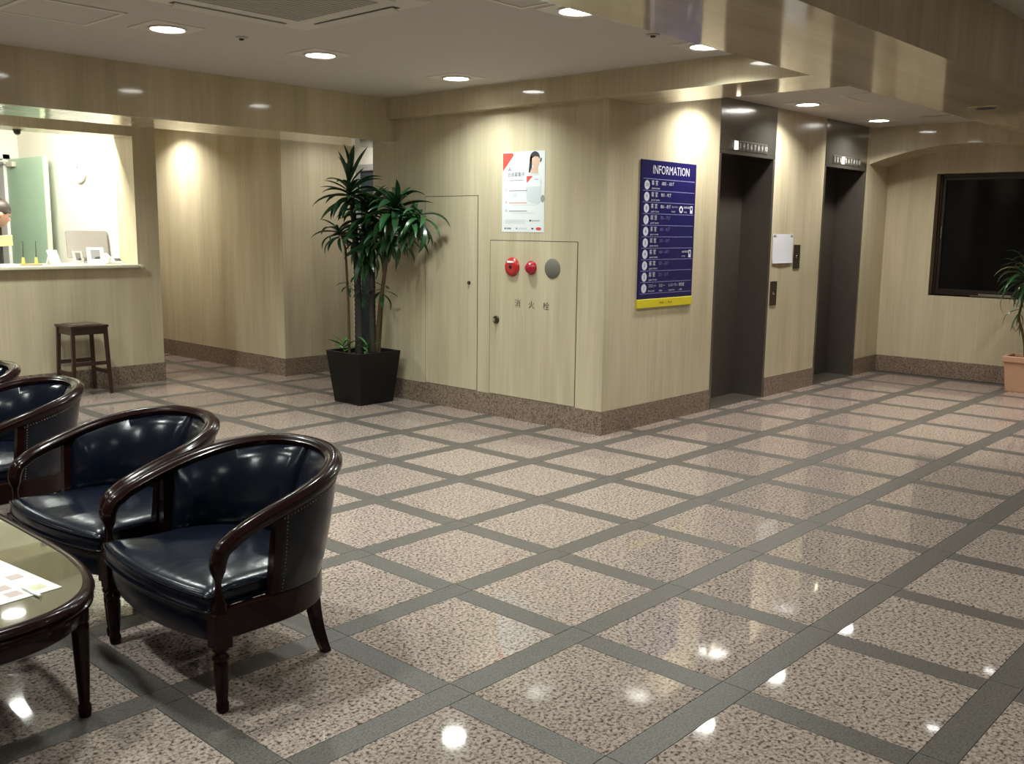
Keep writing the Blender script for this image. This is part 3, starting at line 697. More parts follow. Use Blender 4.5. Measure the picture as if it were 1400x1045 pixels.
def make_chair():
    t = thing('tub_chair', 'x', 'chair')
    # --- moulded top rail with down-curved arms
    pl = resample(plan(40), 81); no = normals(pl)
    path = [(x, y, rail_z(x)) for x, y in pl]; side = [Vector((a, b_, 0)) for a, b_ in no]
    curl = [(0.014, 0.490), (0.000, 0.474), (-0.008, 0.455), (-0.011, 0.436), (-0.010, 0.418)]
    yF = path[0][1]
    path = [(x, yF, z) for x, z in curl[::-1]] + path + [(x, -yF, z) for x, z in curl]
    side = [side[0]]*len(curl) + side + [side[-1]]*len(curl)
    prof = [(-0.026, -0.010), (-0.028, 0.004), (-0.020, 0.010), (-0.016, 0.017), (0.0, 0.021), (0.014, 0.018), (0.021, 0.009), (0.026, 0.006), (0.027, -0.006), (0.020, -0.020), (0.0, -0.024), (-0.018, -0.020)]
    rings = []
    for i, p in enumerate(path):
        p = Vector(p); T = (Vector(path[min(i+1, len(path)-1)]) - Vector(path[max(i-1, 0)])).normalized()
        sd = side[i]; sd = (sd - T*sd.dot(T)).normalized(); up_ = sd.cross(T)
        if up_.z < 0 and abs(up_.z) > 0.2: up_ = -up_
        if abs(up_.z) <= 0.2: up_ = up_ if up_.x < 0 else -up_
        e = min(i, len(path)-1-i); sc = 1.0 if e > 1 else (0.82 if e == 0 else 0.95)
        rings.append([p + sd*a*sc + up_*h*sc for a, h in prof])
    MB().loft(rings).build('top_rail', M['mahogany'], t, smooth=True)
    # --- back panels
    s0, s1 = 0.90, 1.0
    up_pl = resample(plan(40), 121)
    lo_pl = resample(plan(40, 0.95, 0.478, 0.19, 0.335, 0.03), 121)
    idx = [i for i in range(121) if up_pl[i][0] >= 0.205]
    nu_, nl_ = normals(up_pl), normals(lo_pl)
    def shell(off, z_lo, tz):
        rows = []
        for k in range(9):
            f = k/8; row = []
            for q_, i in enumerate(idx):
                zt = rail_z(up_pl[i][0]) - 0.014
                x = lo_pl[i][0]*(1-f) + up_pl[i][0]*f; y = lo_pl[i][1]*(1-f) + up_pl[i][1]*f
                o_ = off(q_/(len(idx)-1), f)
                row.append((x + nu_[i][0]*o_, y + nu_[i][1]*o_, z_lo*(1-f) + zt*f))
            rows.append(row)
        return rows
    outer = shell(lambda q_, f: 0.012 + 0.006*math.sin(PI*f), 0.295, 0)
    inner = shell(lambda q_, f: -0.012, 0.295, 0)
    m = MB(); n = len(idx)
    ring = [o_ + i_[::-1] for o_, i_ in zip(outer, inner)]
    m.loft(ring); m.build('outer_back', M['leather'], t, smooth=True)
    def pad(q_, f):
        c = abs(q_-0.5); seam = min(1.0, c/0.045)**0.5; endr = min(1.0, (0.5-c)/0.05)**0.5
        return -0.012 - 0.050*(0.25 + 0.75*seam)*endr*(math.sin(PI*min(1, f*0.96+0.02))**0.35)*(0.75+0.25*math.sin(PI*f))
    pf = shell(pad, 0.33, 0); pb = shell(lambda q_, f: -0.010, 0.33, 0)
    m = MB(); m.loft([a + b_[::-1] for a, b_ in zip(pf, pb)]); ib = m.build('inner_back', M['leather'], t, smooth=True)
    m = MB(); k = len(idx)//2
    m.tube([Vector(r[k]) + Vector((-0.003, 0, 0)) for r in pf], 0.0028, 6); m.build('seam', M['leather'], ib, smooth=True)
    # stiles closing the ends of the back
    for e in (0, -1):
        pts = [Vector(r[e]) for r in outer]; pi_ = [Vector(r[e]) for r in inner]
        m = MB(); rr = []
        for a, b_ in zip(pts, pi_):
            d = Vector((-0.030, 0, 0)); rr.append([a, b_, b_ + d, a + d])
        m.loft(rr); m.build('stile', M['mahogany'], t)
    # nail heads along the edge of the outer panel
    m = MB()
    def nail(p, nrm):
        p = Vector(p); nn = Vector(nrm).normalized(); a = nn.orthogonal().normalized(); b_ = nn.cross(a); r = 0.0034
        base = [p + a*r*math.cos(k*PI/3) + b_*r*math.sin(k*PI/3) for k in range(6)]
        m.add(base + [p + nn*0.003], [(k, (k+1) % 6, 6) for k in range(6)])
    for e, i in ((0, idx[0]), (-1, idx[-1])):
        pts = resample([r[e] for r in outer], 24)
        for p in pts[:-1]: nail((p[0]+0.010, p[1] + (-0.0015 if e == 0 else 0.0015), p[2]), (nu_[i][0], nu_[i][1], 0))
    topr = outer[7]; pts = resample(topr, 90)
    for q_, p in enumerate(pts):
        i = idx[min(len(idx)-1, int(q_/89*(len(idx)-1)))]; nail((p[0]+nu_[i][0]*0.001, p[1]+nu_[i][1]*0.001, p[2]+0.012), (nu_[i][0], nu_[i][1], 0))
    tag(m.build('nail_heads', M['brass'], t), kind='stuff')
    # --- wooden apron round sides and back
    ap = resample(plan(40, 0.97, 0.482, 0.17, 0.335, 0.0), 101); na = normals(ap)
    m = MB()
    rings = []
    for (x, y), (a, b_) in zip(ap, na):
        dip = 0.0
        rings.append([(x+a*0.012, y+b_*0.012, 0.212-dip), (x+a*0.012, y+b_*0.012, 0.302), (x-a*0.018, y-b_*0.018, 0.302), (x-a*0.018, y-b_*0.018, 0.212-dip)])
    m.loft(rings); m.build('apron', M['mahogany'], t, bevel=0.004)
    # --- front upholstered rail, bowed
    m = MB(); rings = []
    for k in range(17):
        f = k/16; y = -0.315 + 0.63*f; bow = 0.040*math.sin(PI*f)**0.8
        rings.append([(-0.012-bow, y, 0.208-0.010*math.sin(PI*f)), (-0.020-bow, y, 0.235), (-0.022-bow, y, 0.285), (-0.012-bow, y, 0.305), (0.03, y, 0.305), (0.03, y, 0.205)])
    m.loft(rings); m.build('front_rail', M['leather'], t, smooth=True)
    # --- seat cushion
    out = []
    for k in range(25):
        f = k/24; out.append((-0.030 - 0.042*math.sin(PI*f)**0.7, 0.335 - 0.67*f))
    bk = plan(20, 0.9, 0.435, 0.18, 0.335, 0.05)
    out += [(x, y) for x, y in bk]
    out = resample(out + [out[0]], 97)[:-1]
    cx, cy = 0.20, 0.0
    def lay_(ins, z):
        r = []
        for x, y in out:
            d = math.hypot(x-cx, y-cy); k = max(0.0, 1-ins/d); r.append((cx+(x-cx)*k, cy+(y-cy)*k, z))
        return r
    lv = [(0.012, 0.298), (0.002, 0.306), (0.0, 0.325), (0.001, 0.342), (0.006, 0.353), (0.018, 0.361), (0.045, 0.368), (0.085, 0.374), (0.14, 0.379), (0.20, 0.381), (0.30, 0.382)]
    m = MB(); m.loft([lay_(*q_) for q_ in lv]); st = m.build('seat', M['leather_seat'], t, smooth=True)
    for ins, z in ((-0.001, 0.350), (0.0, 0.304)):
        rg = lay_(ins, z); m = MB(); m.tube([rg[i] for i in range(-2, 40)] if False else rg[-4:] + rg[:44], 0.0042, 6); m.build('piping', M['leather'], st, smooth=True)
    # --- front posts and legs
    for sgn in (-1, 1):
        y = 0.335*sgn; x = -0.008
        m = MB(); m.lathe([(0.0, 0.422), (0.020, 0.420), (0.016, 0.408), (0.010, 0.396), (0.009, 0.380), (0.011, 0.358), (0.018, 0.335), (0.022, 0.320), (0.022, 0.306), (0.025, 0.300), (0.0, 0.300)], x, y, 16)
        m.build('arm_post', M['mahogany'], t, smooth=True)
        m = MB(); m.box(x-0.027, x+0.027, y-0.027, y+0.027, 0.196, 0.302)
        m.build('corner_block', M['mahogany'], t, bevel=0.004)
        m = MB(); m.lathe([(0.0, 0.20), (0.024, 0.20), (0.024, 0.190), (0.017, 0.185), (0.017, 0.180), (0.024, 0.174), (0.026, 0.167), (0.024, 0.160), (0.019, 0.156), (0.022, 0.150), (0.0225, 0.13), (0.018, 0.06), (0.0155, 0.035), (0.0165, 0.032), (0.019, 0.026), (0.018, 0.006), (0.015, 0.0), (0.0, 0.0)], x, y, 16)
        m.build('leg', M['mahogany'], t, smooth=True)
    for sgn in (-1, 1):
        m = MB(); rings = []
        for k in range(9):
            f = k/8; z = 0.235*(1-f); x = 0.392 + 0.012*f + 0.040*f*f; y = sgn*(0.215 + 0.0*f); hx_, hy_ = 0.021-0.006*f, 0.019-0.006*f
            rings.append([(x-hx_, y-hy_, z), (x+hx_, y-hy_, z), (x+hx_, y+hy_, z), (x-hx_, y+hy_, z)])
        m.loft(rings); m.build('leg', M['mahogany'], t, bevel=0.002)
    return t
def copy_tree(o, parent=None):
    c = o.copy(); COL.objects.link(c); c.parent = parent
    for ch in [k for k in D.objects if k.parent == o]: copy_tree(ch, c)
    return c
proto = make_chair()
CH = [(-0.519, 0.726, 'navy leather tub chair nearest the viewer, beside the oval table'),
      (-0.519, 1.462, 'navy leather tub chair directly behind the nearest one'),
      (-0.540, 2.600, 'navy leather tub chair third in the row, in front of the stool'),
      (-0.540, 3.345, 'navy leather tub chair at the left edge, only its back corner showing')]
for k, (x, y, lab) in enumerate(CH):
    o = proto if k == 0 else copy_tree(proto)
    o.location = (x, y, 0); o.rotation_euler = (0, 0, math.radians((0, 3.6, 0, 0)[k])); tag(o, lab, 'chair', 'navy tub chairs in a row')

# ------------------------------------------------------------------ oval table and leaflets
TC = (-1.25, 1.33); TA, TB, TN, TZ = 0.552, 0.885, 3.8, 0.392
t = thing('coffee_table', 'dark wood oval coffee table with olive glass top at the lower left', 'table', (*TC, 0))
def sup(a, b_, n=72, e=TN): return [(a*math.copysign(abs(math.cos(2*PI*k/n))**(2/e), math.cos(2*PI*k/n)), b_*math.copysign(abs(math.sin(2*PI*k/n))**(2/e), math.sin(2*PI*k/n))) for k in range(n)]
rimp = [(0.030, -0.004), (0.028, 0.003), (0.016, 0.004), (0.004, -0.002), (0.0, -0.012), (0.006, -0.022), (0.010, -0.026), (0.004, -0.031), (0.004, -0.040), (0.014, -0.048), (0.040, -0.050)]
m = MB(); m.loft([[(x, y, TZ+h) for x, y in sup(TA-i, TB-i)] for i, h in rimp], cap=False); m.build('rim', M['mahogany'], t, smooth=True)
MB().loft([[(x, y, TZ-0.012) for x, y in sup(TA-0.026, TB-0.026)], [(x, y, TZ) for x, y in sup(TA-0.026, TB-0.026)]]).build('glass_top', M['tabletop'], t)
m = MB(); m.loft([[(x, y, h) for x, y in sup(TA-i, TB-i)] for i, h in [(0.035, TZ-0.048), (0.030, TZ-0.050), (0.030, TZ-0.090), (0.036, TZ-0.096), (0.06, TZ-0.096)]]); m.build('apron', M['mahogany'], t, smooth=True)
for sx in (-1, 1):
    for sy in (-1, 1):
        m = MB(); m.lathe([(0.0, 0.315), (0.026, 0.315), (0.026, 0.285), (0.021, 0.280), (0.025, 0.270), (0.0235, 0.255), (0.022, 0.20), (0.0155, 0.05), (0.014, 0.040), (0.018, 0.034), (0.019, 0.02), (0.016, 0.0), (0.0, 0.0)], sx*0.440, sy*0.680, 16)
        m.build('leg', M['mahogany'], t, smooth=True)
zt = TZ + 0.0005
def leaflet(name, lab, c, w_, h_, ang, pr=True):
    o = thing(name, lab, 'leaflet', (c[0], c[1], zt), ang)
    box(-w_/2, w_/2, -h_/2, h_/2, 0, 0.0012).build('sheet', M['paper_warm'], o)
    if pr:
        rr = random.Random(3); mm = {}
        for k in range(6):
            for q_ in range(4):
                mt = rr.choice(['leaflet_tint', 'poster_shade', 'leaflet_rose'])
                x = -w_/2 + w_*(0.07+0.15*k); y = -h_/2 + h_*(0.08+0.22*q_)
                mm.setdefault(mt, MB()).add([(x, y, 0.0015), (x+w_*0.10, y, 0.0015), (x+w_*0.10, y+h_*0.13, 0.0015), (x, y+h_*0.13, 0.0015)], [(0, 1, 2, 3)])
        for mt, mb in mm.items(): tag(mb.build('print', M[mt], o), kind='stuff')
leaflet('leaflet', 'printed leaflet lying on the near end of the oval table', (-1.02, 0.85), 0.42, 0.30, math.radians(96))
leaflet('leaflet', 'blank pale sheet further back on the oval table', (-0.96, 1.39), 0.30, 0.30, math.radians(60), False)
t = thing('pen', 'white pen lying across the leaflet on the oval table', 'pen', (-0.926, 0.673, zt+0.0055), math.radians(-86))
MB().lathe([(0.0, -0.055), (0.002, -0.054), (0.0045, -0.042), (0.0048, 0.045), (0.0, 0.046)], axis='x', base=(0, 0, 0), n=10).build('barrel', M['white_plastic'], t, smooth=True)
MB().lathe([(0.0, 0.045), (0.0042, 0.045), (0.004, 0.055), (0.0, 0.056)], axis='x', base=(0, 0, 0), n=10).build('cap', M['white_plastic'], t, smooth=True)

# ------------------------------------------------------------------ stool
t = thing('wooden_stool', 'small square dark wooden stool by the reception counter', 'stool', (1.555, 6.015, 0))
hs_ = 0.150; SZ = 0.575
for sx in (-1, 1):
    for sy in (-1, 1):
        m = MB(); a, b_ = 0.015, 0.013; o1, o2 = hs_-0.016, hs_+0.002
        m.hexa([(sx*o2+p*b_, sy*o2+q_*b_, 0) for p, q_ in ((-1,-1),(1,-1),(1,1),(-1,1))], [(sx*o1+p*a, sy*o1+q_*a, SZ-0.02) for p, q_ in ((-1,-1),(1,-1),(1,1),(-1,1))])
        m.build('leg', M['stoolwood'], t, bevel=0.002)
for s in (-1, 1):
    box(-hs_+0.03, hs_-0.03, s*(hs_-0.016)-0.009, s*(hs_-0.016)+0.009, SZ-0.075, SZ-0.02).build('seat_rail', M['stoolwood'], t)
    box(s*(hs_-0.016)-0.009, s*(hs_-0.016)+0.009, -hs_+0.03, hs_-0.03, SZ-0.075, SZ-0.02).build('seat_rail', M['stoolwood'], t)
    box(-hs_+0.018, hs_-0.018, s*(hs_-0.008)-0.008, s*(hs_-0.008)+0.008, 0.245, 0.275).build('stretcher', M['stoolwood'], t)
    box(s*(hs_-0.006)-0.008, s*(hs_-0.006)+0.008, -hs_+0.018, hs_-0.018, 0.165, 0.195).build('stretcher', M['stoolwood'], t)
m = MB(); wd = 0.045
box(-hs_-0.006, hs_+0.006, -hs_-0.006, hs_+0.006, SZ-0.02, SZ).build('seat_frame', M['stoolwood'], t, bevel=0.003)
MB().loft([[(x, y, z) for x, y in rsq(h, 0.02)] for h, z in ((0.118, SZ), (0.118, SZ+0.004), (0.105, SZ+0.009), (0.06, SZ+0.011))]).build('seat_pad', M['vinyl'], t, smooth=True)

# ------------------------------------------------------------------ potted plants
def leaf_mesh(name, L, Wd, droop, mat, curl=0.25, wave=0.0):
    n = 8; vs, fs = [], []
    x = z = 0.0; ang = 0.0
    for k in range(n+1):
        f = k/n
        wdt = Wd*(0.35 + 0.65*math.sin(PI*min(1, f*1.25+0.02)*0.5))*(1-f**3.2) if k < n else 0.0008
        a = ang
        up_ = (-math.sin(a), math.cos(a)); fold = curl*wdt
        vs += [(x + up_[0]*fold, -wdt/2, z + up_[1]*fold), (x, wave*math.sin(6*f), z), (x + up_[0]*fold, wdt/2, z + up_[1]*fold)]
        st = L/n; ang = -droop*(f**1.4); x += st*math.cos(ang); z += st*math.sin(ang)
    for k in range(n):
        for q_ in (0, 1): fs.append((k*3+q_, k*3+q_+1, k*3+q_+4, k*3+q_+3))
    nv = len(vs); th = 0.0012
    vs += [(a, b_, c-th) for a, b_, c in vs]; fs += [tuple(i+nv for i in f[::-1]) for f in fs[:]]
    mb = MB(); mb.add(vs, fs); return mb.mesh(name, mat, smooth=True)
def free(p):
    if p.z > 0.45 and p.x < 6: return p.x < 3.275 or (4.40 < p.y < 5.65 and p.x < 4.05)
    return p.x < 7.93 and (p.y > 0.18 or p.x < 7.44) if p.x > 6 else True
def crown(parent, c, n, L, Wd, elev, leaves, rr, axis=(0, 0, 1), az=(0, 2*PI), roll=0.3):
    """a rosette of separate leaves; elev = (lowest, highest) angle at the base"""
    ax = Vector(axis).normalized(); q0 = Vector((0, 0, 1)).rotation_difference(ax)
    pl_ = parent.location
    for k in range(n):
        f = (k+0.5)/n
        for tr_ in range(14):
            a = az[0] + (az[1]-az[0])*((k*0.618034) % 1.0) + rr.uniform(-0.2, 0.2) + tr_*0.9
            e = elev[0] + (elev[1]-elev[0])*f + rr.uniform(-0.12, 0.12)
            me = rr.choice(leaves)
            l = L*rr.uniform(0.75, 1.1)*(1 - 0.25*abs(f-0.5))*(1 - 0.03*tr_)
            Mx = Matrix.Rotation(a, 4, 'Z') @ Matrix.Rotation(-e, 4, 'Y') @ Matrix.Rotation(rr.uniform(-roll, roll), 4, 'X')
            Mx = Matrix.Translation(Vector(c) + ax*(f*0.07)) @ q0.to_matrix().to_4x4() @ Mx @ Matrix.Diagonal((l, l*Wd, l, 1))
            if all(free(Mx @ v.co + pl_) for v in me.vertices): break
        else: continue
        o = D.objects.new('leaf', me); COL.objects.link(o); o.parent = parent; o.matrix_local = Mx
def leaf_set(mats, drs, w_=0.215):
    return [leaf_mesh('leaf', 1.0, w_, d, m_, wave=0.02) for m_ in mats for d in drs]
rr = random.Random(11)
PX, PY = 3.0, 4.06
PX, PY = 2.985, 4.128
t = thing('potted_dracaena', 'tall leafy dracaena in black tapered square planter by the passage', 'potted plant', (PX, PY, 0))
def sqr(h, z): return [(-h, -h, z), (h, -h, z), (h, h, z), (-h, h, z)]
m = MB(); m.loft([sqr(0.165, 0), sqr(0.168, 0.006), sqr(0.212, 0.412), sqr(0.212, 0.418), sqr(0.200, 0.418), sqr(0.196, 0.37)], cap=False); m.add(sqr(0.165, 0), [(0, 3, 2, 1)])
pt = m.build('planter', M['planter'], t, bevel=0.003)
MB().loft([sqr(0.196, 0.35), sqr(0.196, 0.376)]).build('soil', M['soil'], t)
def W3(x, y, z): return (x-PX, y-PY, z)
def cane(path, r0, r1, ring, mat, n=40):
    pts = resample([W3(*p) for p in path], n); rads = []
    for k in range(n):
        r = r0 + (r1-r0)*k/(n-1); rads.append(r*(1.10 if (ring and k % 2) else 0.95 if ring else 1.0))
    MB().tube(pts, rads, 10).build('cane', mat, t, smooth=True)
cane([(2.975, 4.165, 0.36), (2.976, 4.172, 0.8), (2.972, 4.19, 1.25), (2.945, 4.20, 1.62)], 0.036, 0.020, True, M['cane'], 70)
cane([(3.048, 4.095, 0.36), (3.055, 4.10, 0.8), (3.062, 4.10, 1.25), (3.058, 4.11, 1.50)], 0.034, 0.020, True, M['cane'], 60)
cane([(2.912, 4.215, 0.36), (2.915, 4.222, 0.8), (2.900, 4.232, 1.22), (2.872, 4.25, 1.36)], 0.012, 0.009, False, M['stalk'])
cane([(3.075, 4.085, 0.36), (3.085, 4.03, 0.80), (3.07, 3.90, 1.28), (3.05, 3.83, 1.52)], 0.018, 0.013, False, M['stalk'])
cane([(3.09, 3.95, 1.20), (3.10, 3.78, 1.36), (3.11, 3.62, 1.46)], 0.011, 0.009, False, M['stalk'])
cane([(3.100, 4.07, 0.36), (3.116, 4.06, 0.60), (3.125, 4.05, 0.83)], 0.009, 0.007, False, M['stalk'])
LF = leaf_set([M['leaf'], M['leaf2']], (0.6, 1.1, 1.6))
LU = leaf_set([M['leaf'], M['leaf2']], (0.15, 0.5))
LB = leaf_set([M['leaf3']], (0.4, 0.9))
crown(t, W3(2.935, 4.205, 1.60), 30, 0.33, 1.0, (-0.5, 0.9), LF, rr)
crown(t, W3(2.930, 4.210, 1.70), 8, 0.30, 0.95, (0.9, 1.5), LU, rr)
crown(t, W3(3.055, 4.105, 1.46), 38, 0.34, 1.1, (-0.6, 1.1), LF, rr)
crown(t, W3(3.030, 4.130, 1.28), 30, 0.32, 1.1, (-0.9, 0.7), LF, rr)
crown(t, W3(3.05, 3.813, 1.487), 36, 0.34, 1.05, (-0.7, 1.1), LF, rr, axis=(0.15, -0.15, 1))
crown(t, W3(3.08, 3.707, 1.398), 22, 0.30, 1.0, (-0.7, 0.8), LF, rr, axis=(0.1, -0.45, 1))
crown(t, W3(3.05, 3.873, 1.30), 24, 0.30, 1.1, (-1.0, 0.4), LF, rr)
crown(t, W3(2.870, 4.255, 1.30), 18, 0.24, 1.0, (-0.4, 0.8), LF, rr, axis=(-0.2, 0.1, 1))
crown(t, W3(3.11, 3.60, 1.43), 18, 0.28, 1.0, (-0.8, 0.7), LF, rr, axis=(0.0, -0.4, 1))
crown(t, W3(2.99, 4.10, 1.16), 18, 0.26, 1.1, (-1.2, 0.1), LF, rr)
crown(t, W3(2.930, 4.205, 0.90), 7, 0.16, 0.9, (-0.5, 0.6), LF, rr)
crown(t, W3(3.122, 4.050, 0.86), 8, 0.20, 1.1, (-0.6, 0.6), LF, rr)
crown(t, W3(3.000, 4.120, 0.82), 5, 0.16, 1.2, (-0.9, 0.2), LF, rr)
crown(t, W3(2.870, 4.235, 0.40), 8, 0.17, 1.0, (0.2, 1.0), LB, rr)
crown(t, W3(2.970, 4.060, 0.39), 8, 0.14, 1.1, (0.2, 1.1), LB, rr)

QX, QY = 7.62, 0.455
t = thing('potted_palm', 'spindly drooping plant in a pinkish terracotta pot at the right edge', 'potted plant', (QX, QY, 0))
m = MB(); m.loft([sqr(0.125, 0), sqr(0.128, 0.006), sqr(0.150, 0.265), sqr(0.163, 0.268), sqr(0.166, 0.318), sqr(0.160, 0.322), sqr(0.148, 0.322), sqr(0.140, 0.28)], cap=False); m.add(sqr(0.125, 0), [(0, 3, 2, 1)])
m.build('pot', M['terracotta'], t, bevel=0.004)
MB().loft([sqr(0.138, 0.27), sqr(0.138, 0.295)]).build('soil', M['soil'], t)
for path in ([(0.0, 0.02, 0.29), (0.01, 0.035, 0.42), (-0.01, 0.06, 0.55), (-0.02, 0.10, 0.66), (0.0, 0.085, 0.80), (0.0, 0.07, 0.98)], [(0.01, -0.03, 0.29), (0.02, -0.05, 0.55), (0.0, -0.06, 0.85), (0.0, -0.07, 1.02)]):
    MB().tube(resample(path, 20), 0.011, 8).build('stem', M['stalk'], t, smooth=True)
LD = leaf_set([M['leaf'], M['leaf_dry'], M['leaf2']], (1.2, 1.9, 2.4), 0.085)
crown(t, (0.0, 0.07, 0.98), 34, 0.40, 1.0, (-0.9, 1.3), LD, rr)
crown(t, (0.0, -0.07, 1.02), 34, 0.40, 1.0, (-0.9, 1.3), LD, rr)
crown(t, (-0.01, 0.095, 0.67), 8, 0.22, 1.0, (-1.2, -0.2), LD, rr)

# ------------------------------------------------------------------ reception office
t = thing('counter_ledge', 'cream reception counter ledge along the opening', 'counter', (0, 0, 0))
m = MB(); m.box(OX0, 2.16, YR-0.035, YRI+0.25, Z0, Z0+0.028); m.box(2.16, 2.20, YR-0.035, YR, Z0, Z0+0.028)
m.build('slab', M['counter'], t, bevel=0.006, seg=2)
box(OX0, 2.16, YRI, YRI+0.22, Z0-0.06, Z0).build('bracket', M['counter'], t)
CT = Z0+0.0285
t = thing('ceiling_batten_light', 'fluorescent batten light on the reception office ceiling', 'ceiling light', (1.1, 6.70, 2.53))
box(-0.95, 0.95, -0.075, 0.075, -0.035, 0).build('housing', M['white_plastic'], t, bevel=0.004)
for y in (-0.035, 0.035): MB().tube([(-0.9, y, -0.052), (0.9, y, -0.052)], 0.015, 8).build('tube', M['tube'], t, smooth=True)
# green door standing open against the right wall
D4 = struct_root('door_4', 'sage green office door standing open behind the reception counter', 'door', (2.05, 8.68, 0))
box(-0.02, 0.02, -0.92, 0.0, 0.01, 2.035).build('door_leaf', M['green_door'], D4, bevel=0.002)
box(-0.021, 0.021, -0.924, -0.905, 0.01, 2.036).build('edge', M['green_lit_edge'], D4)  # strip painted as the lit edge of the leaf
m = MB(); m.box(-0.06, -0.02, -0.25, -0.09, 1.955, 2.005); m.build('closer', M['trim_white'], D4, bevel=0.004)
MB().tube([(-0.05, -0.13, 2.012), (-0.20, -0.06, 2.015), (-0.34, 0.0, 2.02)], 0.011, 8).build('closer_arm', M['trim_white'], D4, smooth=True)
m = MB(); m.box(-0.05, 0.02, 0.0, 0.16, 0, 2.09); m.box(-0.93, -0.86, 0.0, 0.16, 0, 2.09); m.box(-0.93, 0.02, 0.0, 0.16, 2.04, 2.10)
m.build('door_frame', M['white_plastic'], D4, bevel=0.002)
MB().tube([(-0.02, -0.86, 1.0), (-0.07, -0.86, 1.0), (-0.07, -0.76, 1.0)], 0.009, 8).build('handle', M['chrome'], D4, smooth=True)
# clock
t = thing('wall_clock', 'round white wall clock above the reception counter', 'clock', (2.16, 7.24, 1.915))
MB().lathe([(0.0, -0.030), (0.128, -0.030), (0.142, -0.026), (0.145, -0.012), (0.140, 0)], axis='x', base=(0, 0, 0), n=36).build('case', M['white_plastic'], t, smooth=True)
MB().lathe([(0.0, -0.0315), (0.122, -0.0315), (0.122, -0.030)], axis='x', base=(0, 0, 0), n=36).build('dial', M['white_plastic'], t)
for a, l, w_ in ((0.5, 0.06, 0.006), (2.2, 0.09, 0.004)):
    m = MB(); dy, dz = math.sin(a), math.cos(a); m.add([(-0.033, dy*q_*l + dz*p*w_, dz*q_*l - dy*p*w_) for p, q_ in ((-1, -0.15), (1, -0.15), (1, 1), (-1, 1))], [(0, 1, 2, 3)]); m.build('hand', M['ink'], t)
m = MB()
for k in range(12):
    a = k*PI/6; m.add([(-0.0325, math.sin(a)*r + math.cos(a)*p*0.003, math.cos(a)*r - math.sin(a)*p*0.003) for r, p in ((0.10, -1), (0.10, 1), (0.115, 1), (0.115, -1))], [(0, 1, 2, 3)])
tag(m.build('hour_marks', M['ink_grey'], t), kind='stuff')
# ceiling dome camera over the counter
t = thing('dome_camera', 'small dark dome camera under the opening header', 'camera', (1.30, 6.42, Z1))
MB().lathe([(0.0, 0), (0.034, 0), (0.034, -0.012), (0.0, -0.012)], n=18).build('base', M['bronze'], t, smooth=True)
MB().lathe([(0.0, -0.045), (0.012, -0.043), (0.023, -0.034), (0.028, -0.022), (0.029, -0.012), (0.0, -0.012)], n=18).build('dome', M['black'], t, smooth=True)
# things on the counter
t = thing('computer_monitor', 'grey flat monitor seen from behind on the reception counter', 'monitor', (1.965, 6.74, CT), math.radians(-12))
m = MB(); m.hexa([(-0.175, -0.02, 0.045), (0.175, -0.02, 0.045), (0.175, 0.015, 0.045), (-0.175, 0.015, 0.045)], [(-0.175, 0.035, 0.285), (0.175, 0.035, 0.285), (0.175, 0.065, 0.285), (-0.175, 0.065, 0.285)])
m.build('back_shell', M['monitor'], t, bevel=0.008, seg=2)
m = MB(); m.hexa([(-0.168, 0.016, 0.055), (0.168, 0.016, 0.055), (0.168, 0.018, 0.055), (-0.168, 0.018, 0.055)], [(-0.168, 0.064, 0.275), (0.168, 0.064, 0.275), (0.168, 0.067, 0.275), (-0.168, 0.067, 0.275)])
m.build('screen', M['black'], t)
box(-0.03, 0.03, 0.0, 0.03, 0.01, 0.10).build('neck', M['monitor'], t); box(-0.11, 0.11, -0.07, 0.09, 0, 0.012).build('foot', M['monitor'], t, bevel=0.004)
def stand(name, label, x, y, w_, h_, ang, inset, lean=0.06, group=None):
    t = thing(name, label, 'stand', (x, y, CT), ang, group)
    m = MB(); th = 0.008
    m.hexa([(-w_/2, -lean/2, 0), (w_/2, -lean/2, 0), (w_/2, -lean/2+th, 0), (-w_/2, -lean/2+th, 0)], [(-w_/2, lean/2, h_), (w_/2, lean/2, h_), (w_/2, lean/2+th, h_), (-w_/2, lean/2+th, h_)])
    m.build('frame', M['white_plastic'], t)
    m = MB(); m.hexa([(-w_/4, lean/2+0.04, 0), (w_/4, lean/2+0.04, 0), (w_/4, lean/2+0.046, 0), (-w_/4, lean/2+0.046, 0)], [(-w_/4, lean/2, h_*0.85), (w_/4, lean/2, h_*0.85), (w_/4, lean/2+th, h_*0.85), (-w_/4, lean/2+th, h_*0.85)]); m.build('prop', M['white_plastic'], t)
    if inset:
        a, b0, b1 = w_/2*0.55, 0.32, 0.86
        def on_(x_, f): return (x_, -lean/2 + lean*f - 0.0012, h_*f)
        m = MB(); m.add([on_(-a, b0), on_(a, b0), on_(a, b1), on_(-a, b1)], [(0, 1, 2, 3)]); p_ = m.build('picture', M['ink_grey'], t)
        m = MB(); q2 = [on_(-a*0.2, b0), on_(a*0.9, b0), on_(a*0.9, b0+0.14), on_(-a*0.2, b0+0.1)]; m.add([(x_, y_-0.0006, z_) for x_, y_, z_ in q2], [(0, 1, 2, 3)]); m.build('print', M['ink'], p_)
stand('photo_stand', 'white framed photo stand in front of the monitor', 1.875, 6.40, 0.135, 0.145, math.radians(-18), True)
stand('menu_stand', 'small white card stand with dark print, left of the photo stand', 1.735, 6.42, 0.085, 0.115, math.radians(12), True, 0.03)
stand('sign_holder', 'blank white leaning sign holder beside the green door', 1.525, 6.40, 0.105, 0.125, math.radians(22), False, 0.05)
t = thing('pen_tray', 'wooden tray holding two upright pens on the counter', 'pen stand', (1.325, 6.40, CT))
box(-0.12, 0.09, -0.035, 0.035, 0, 0.012).build('tray', M['wood_tray'], t, bevel=0.003)
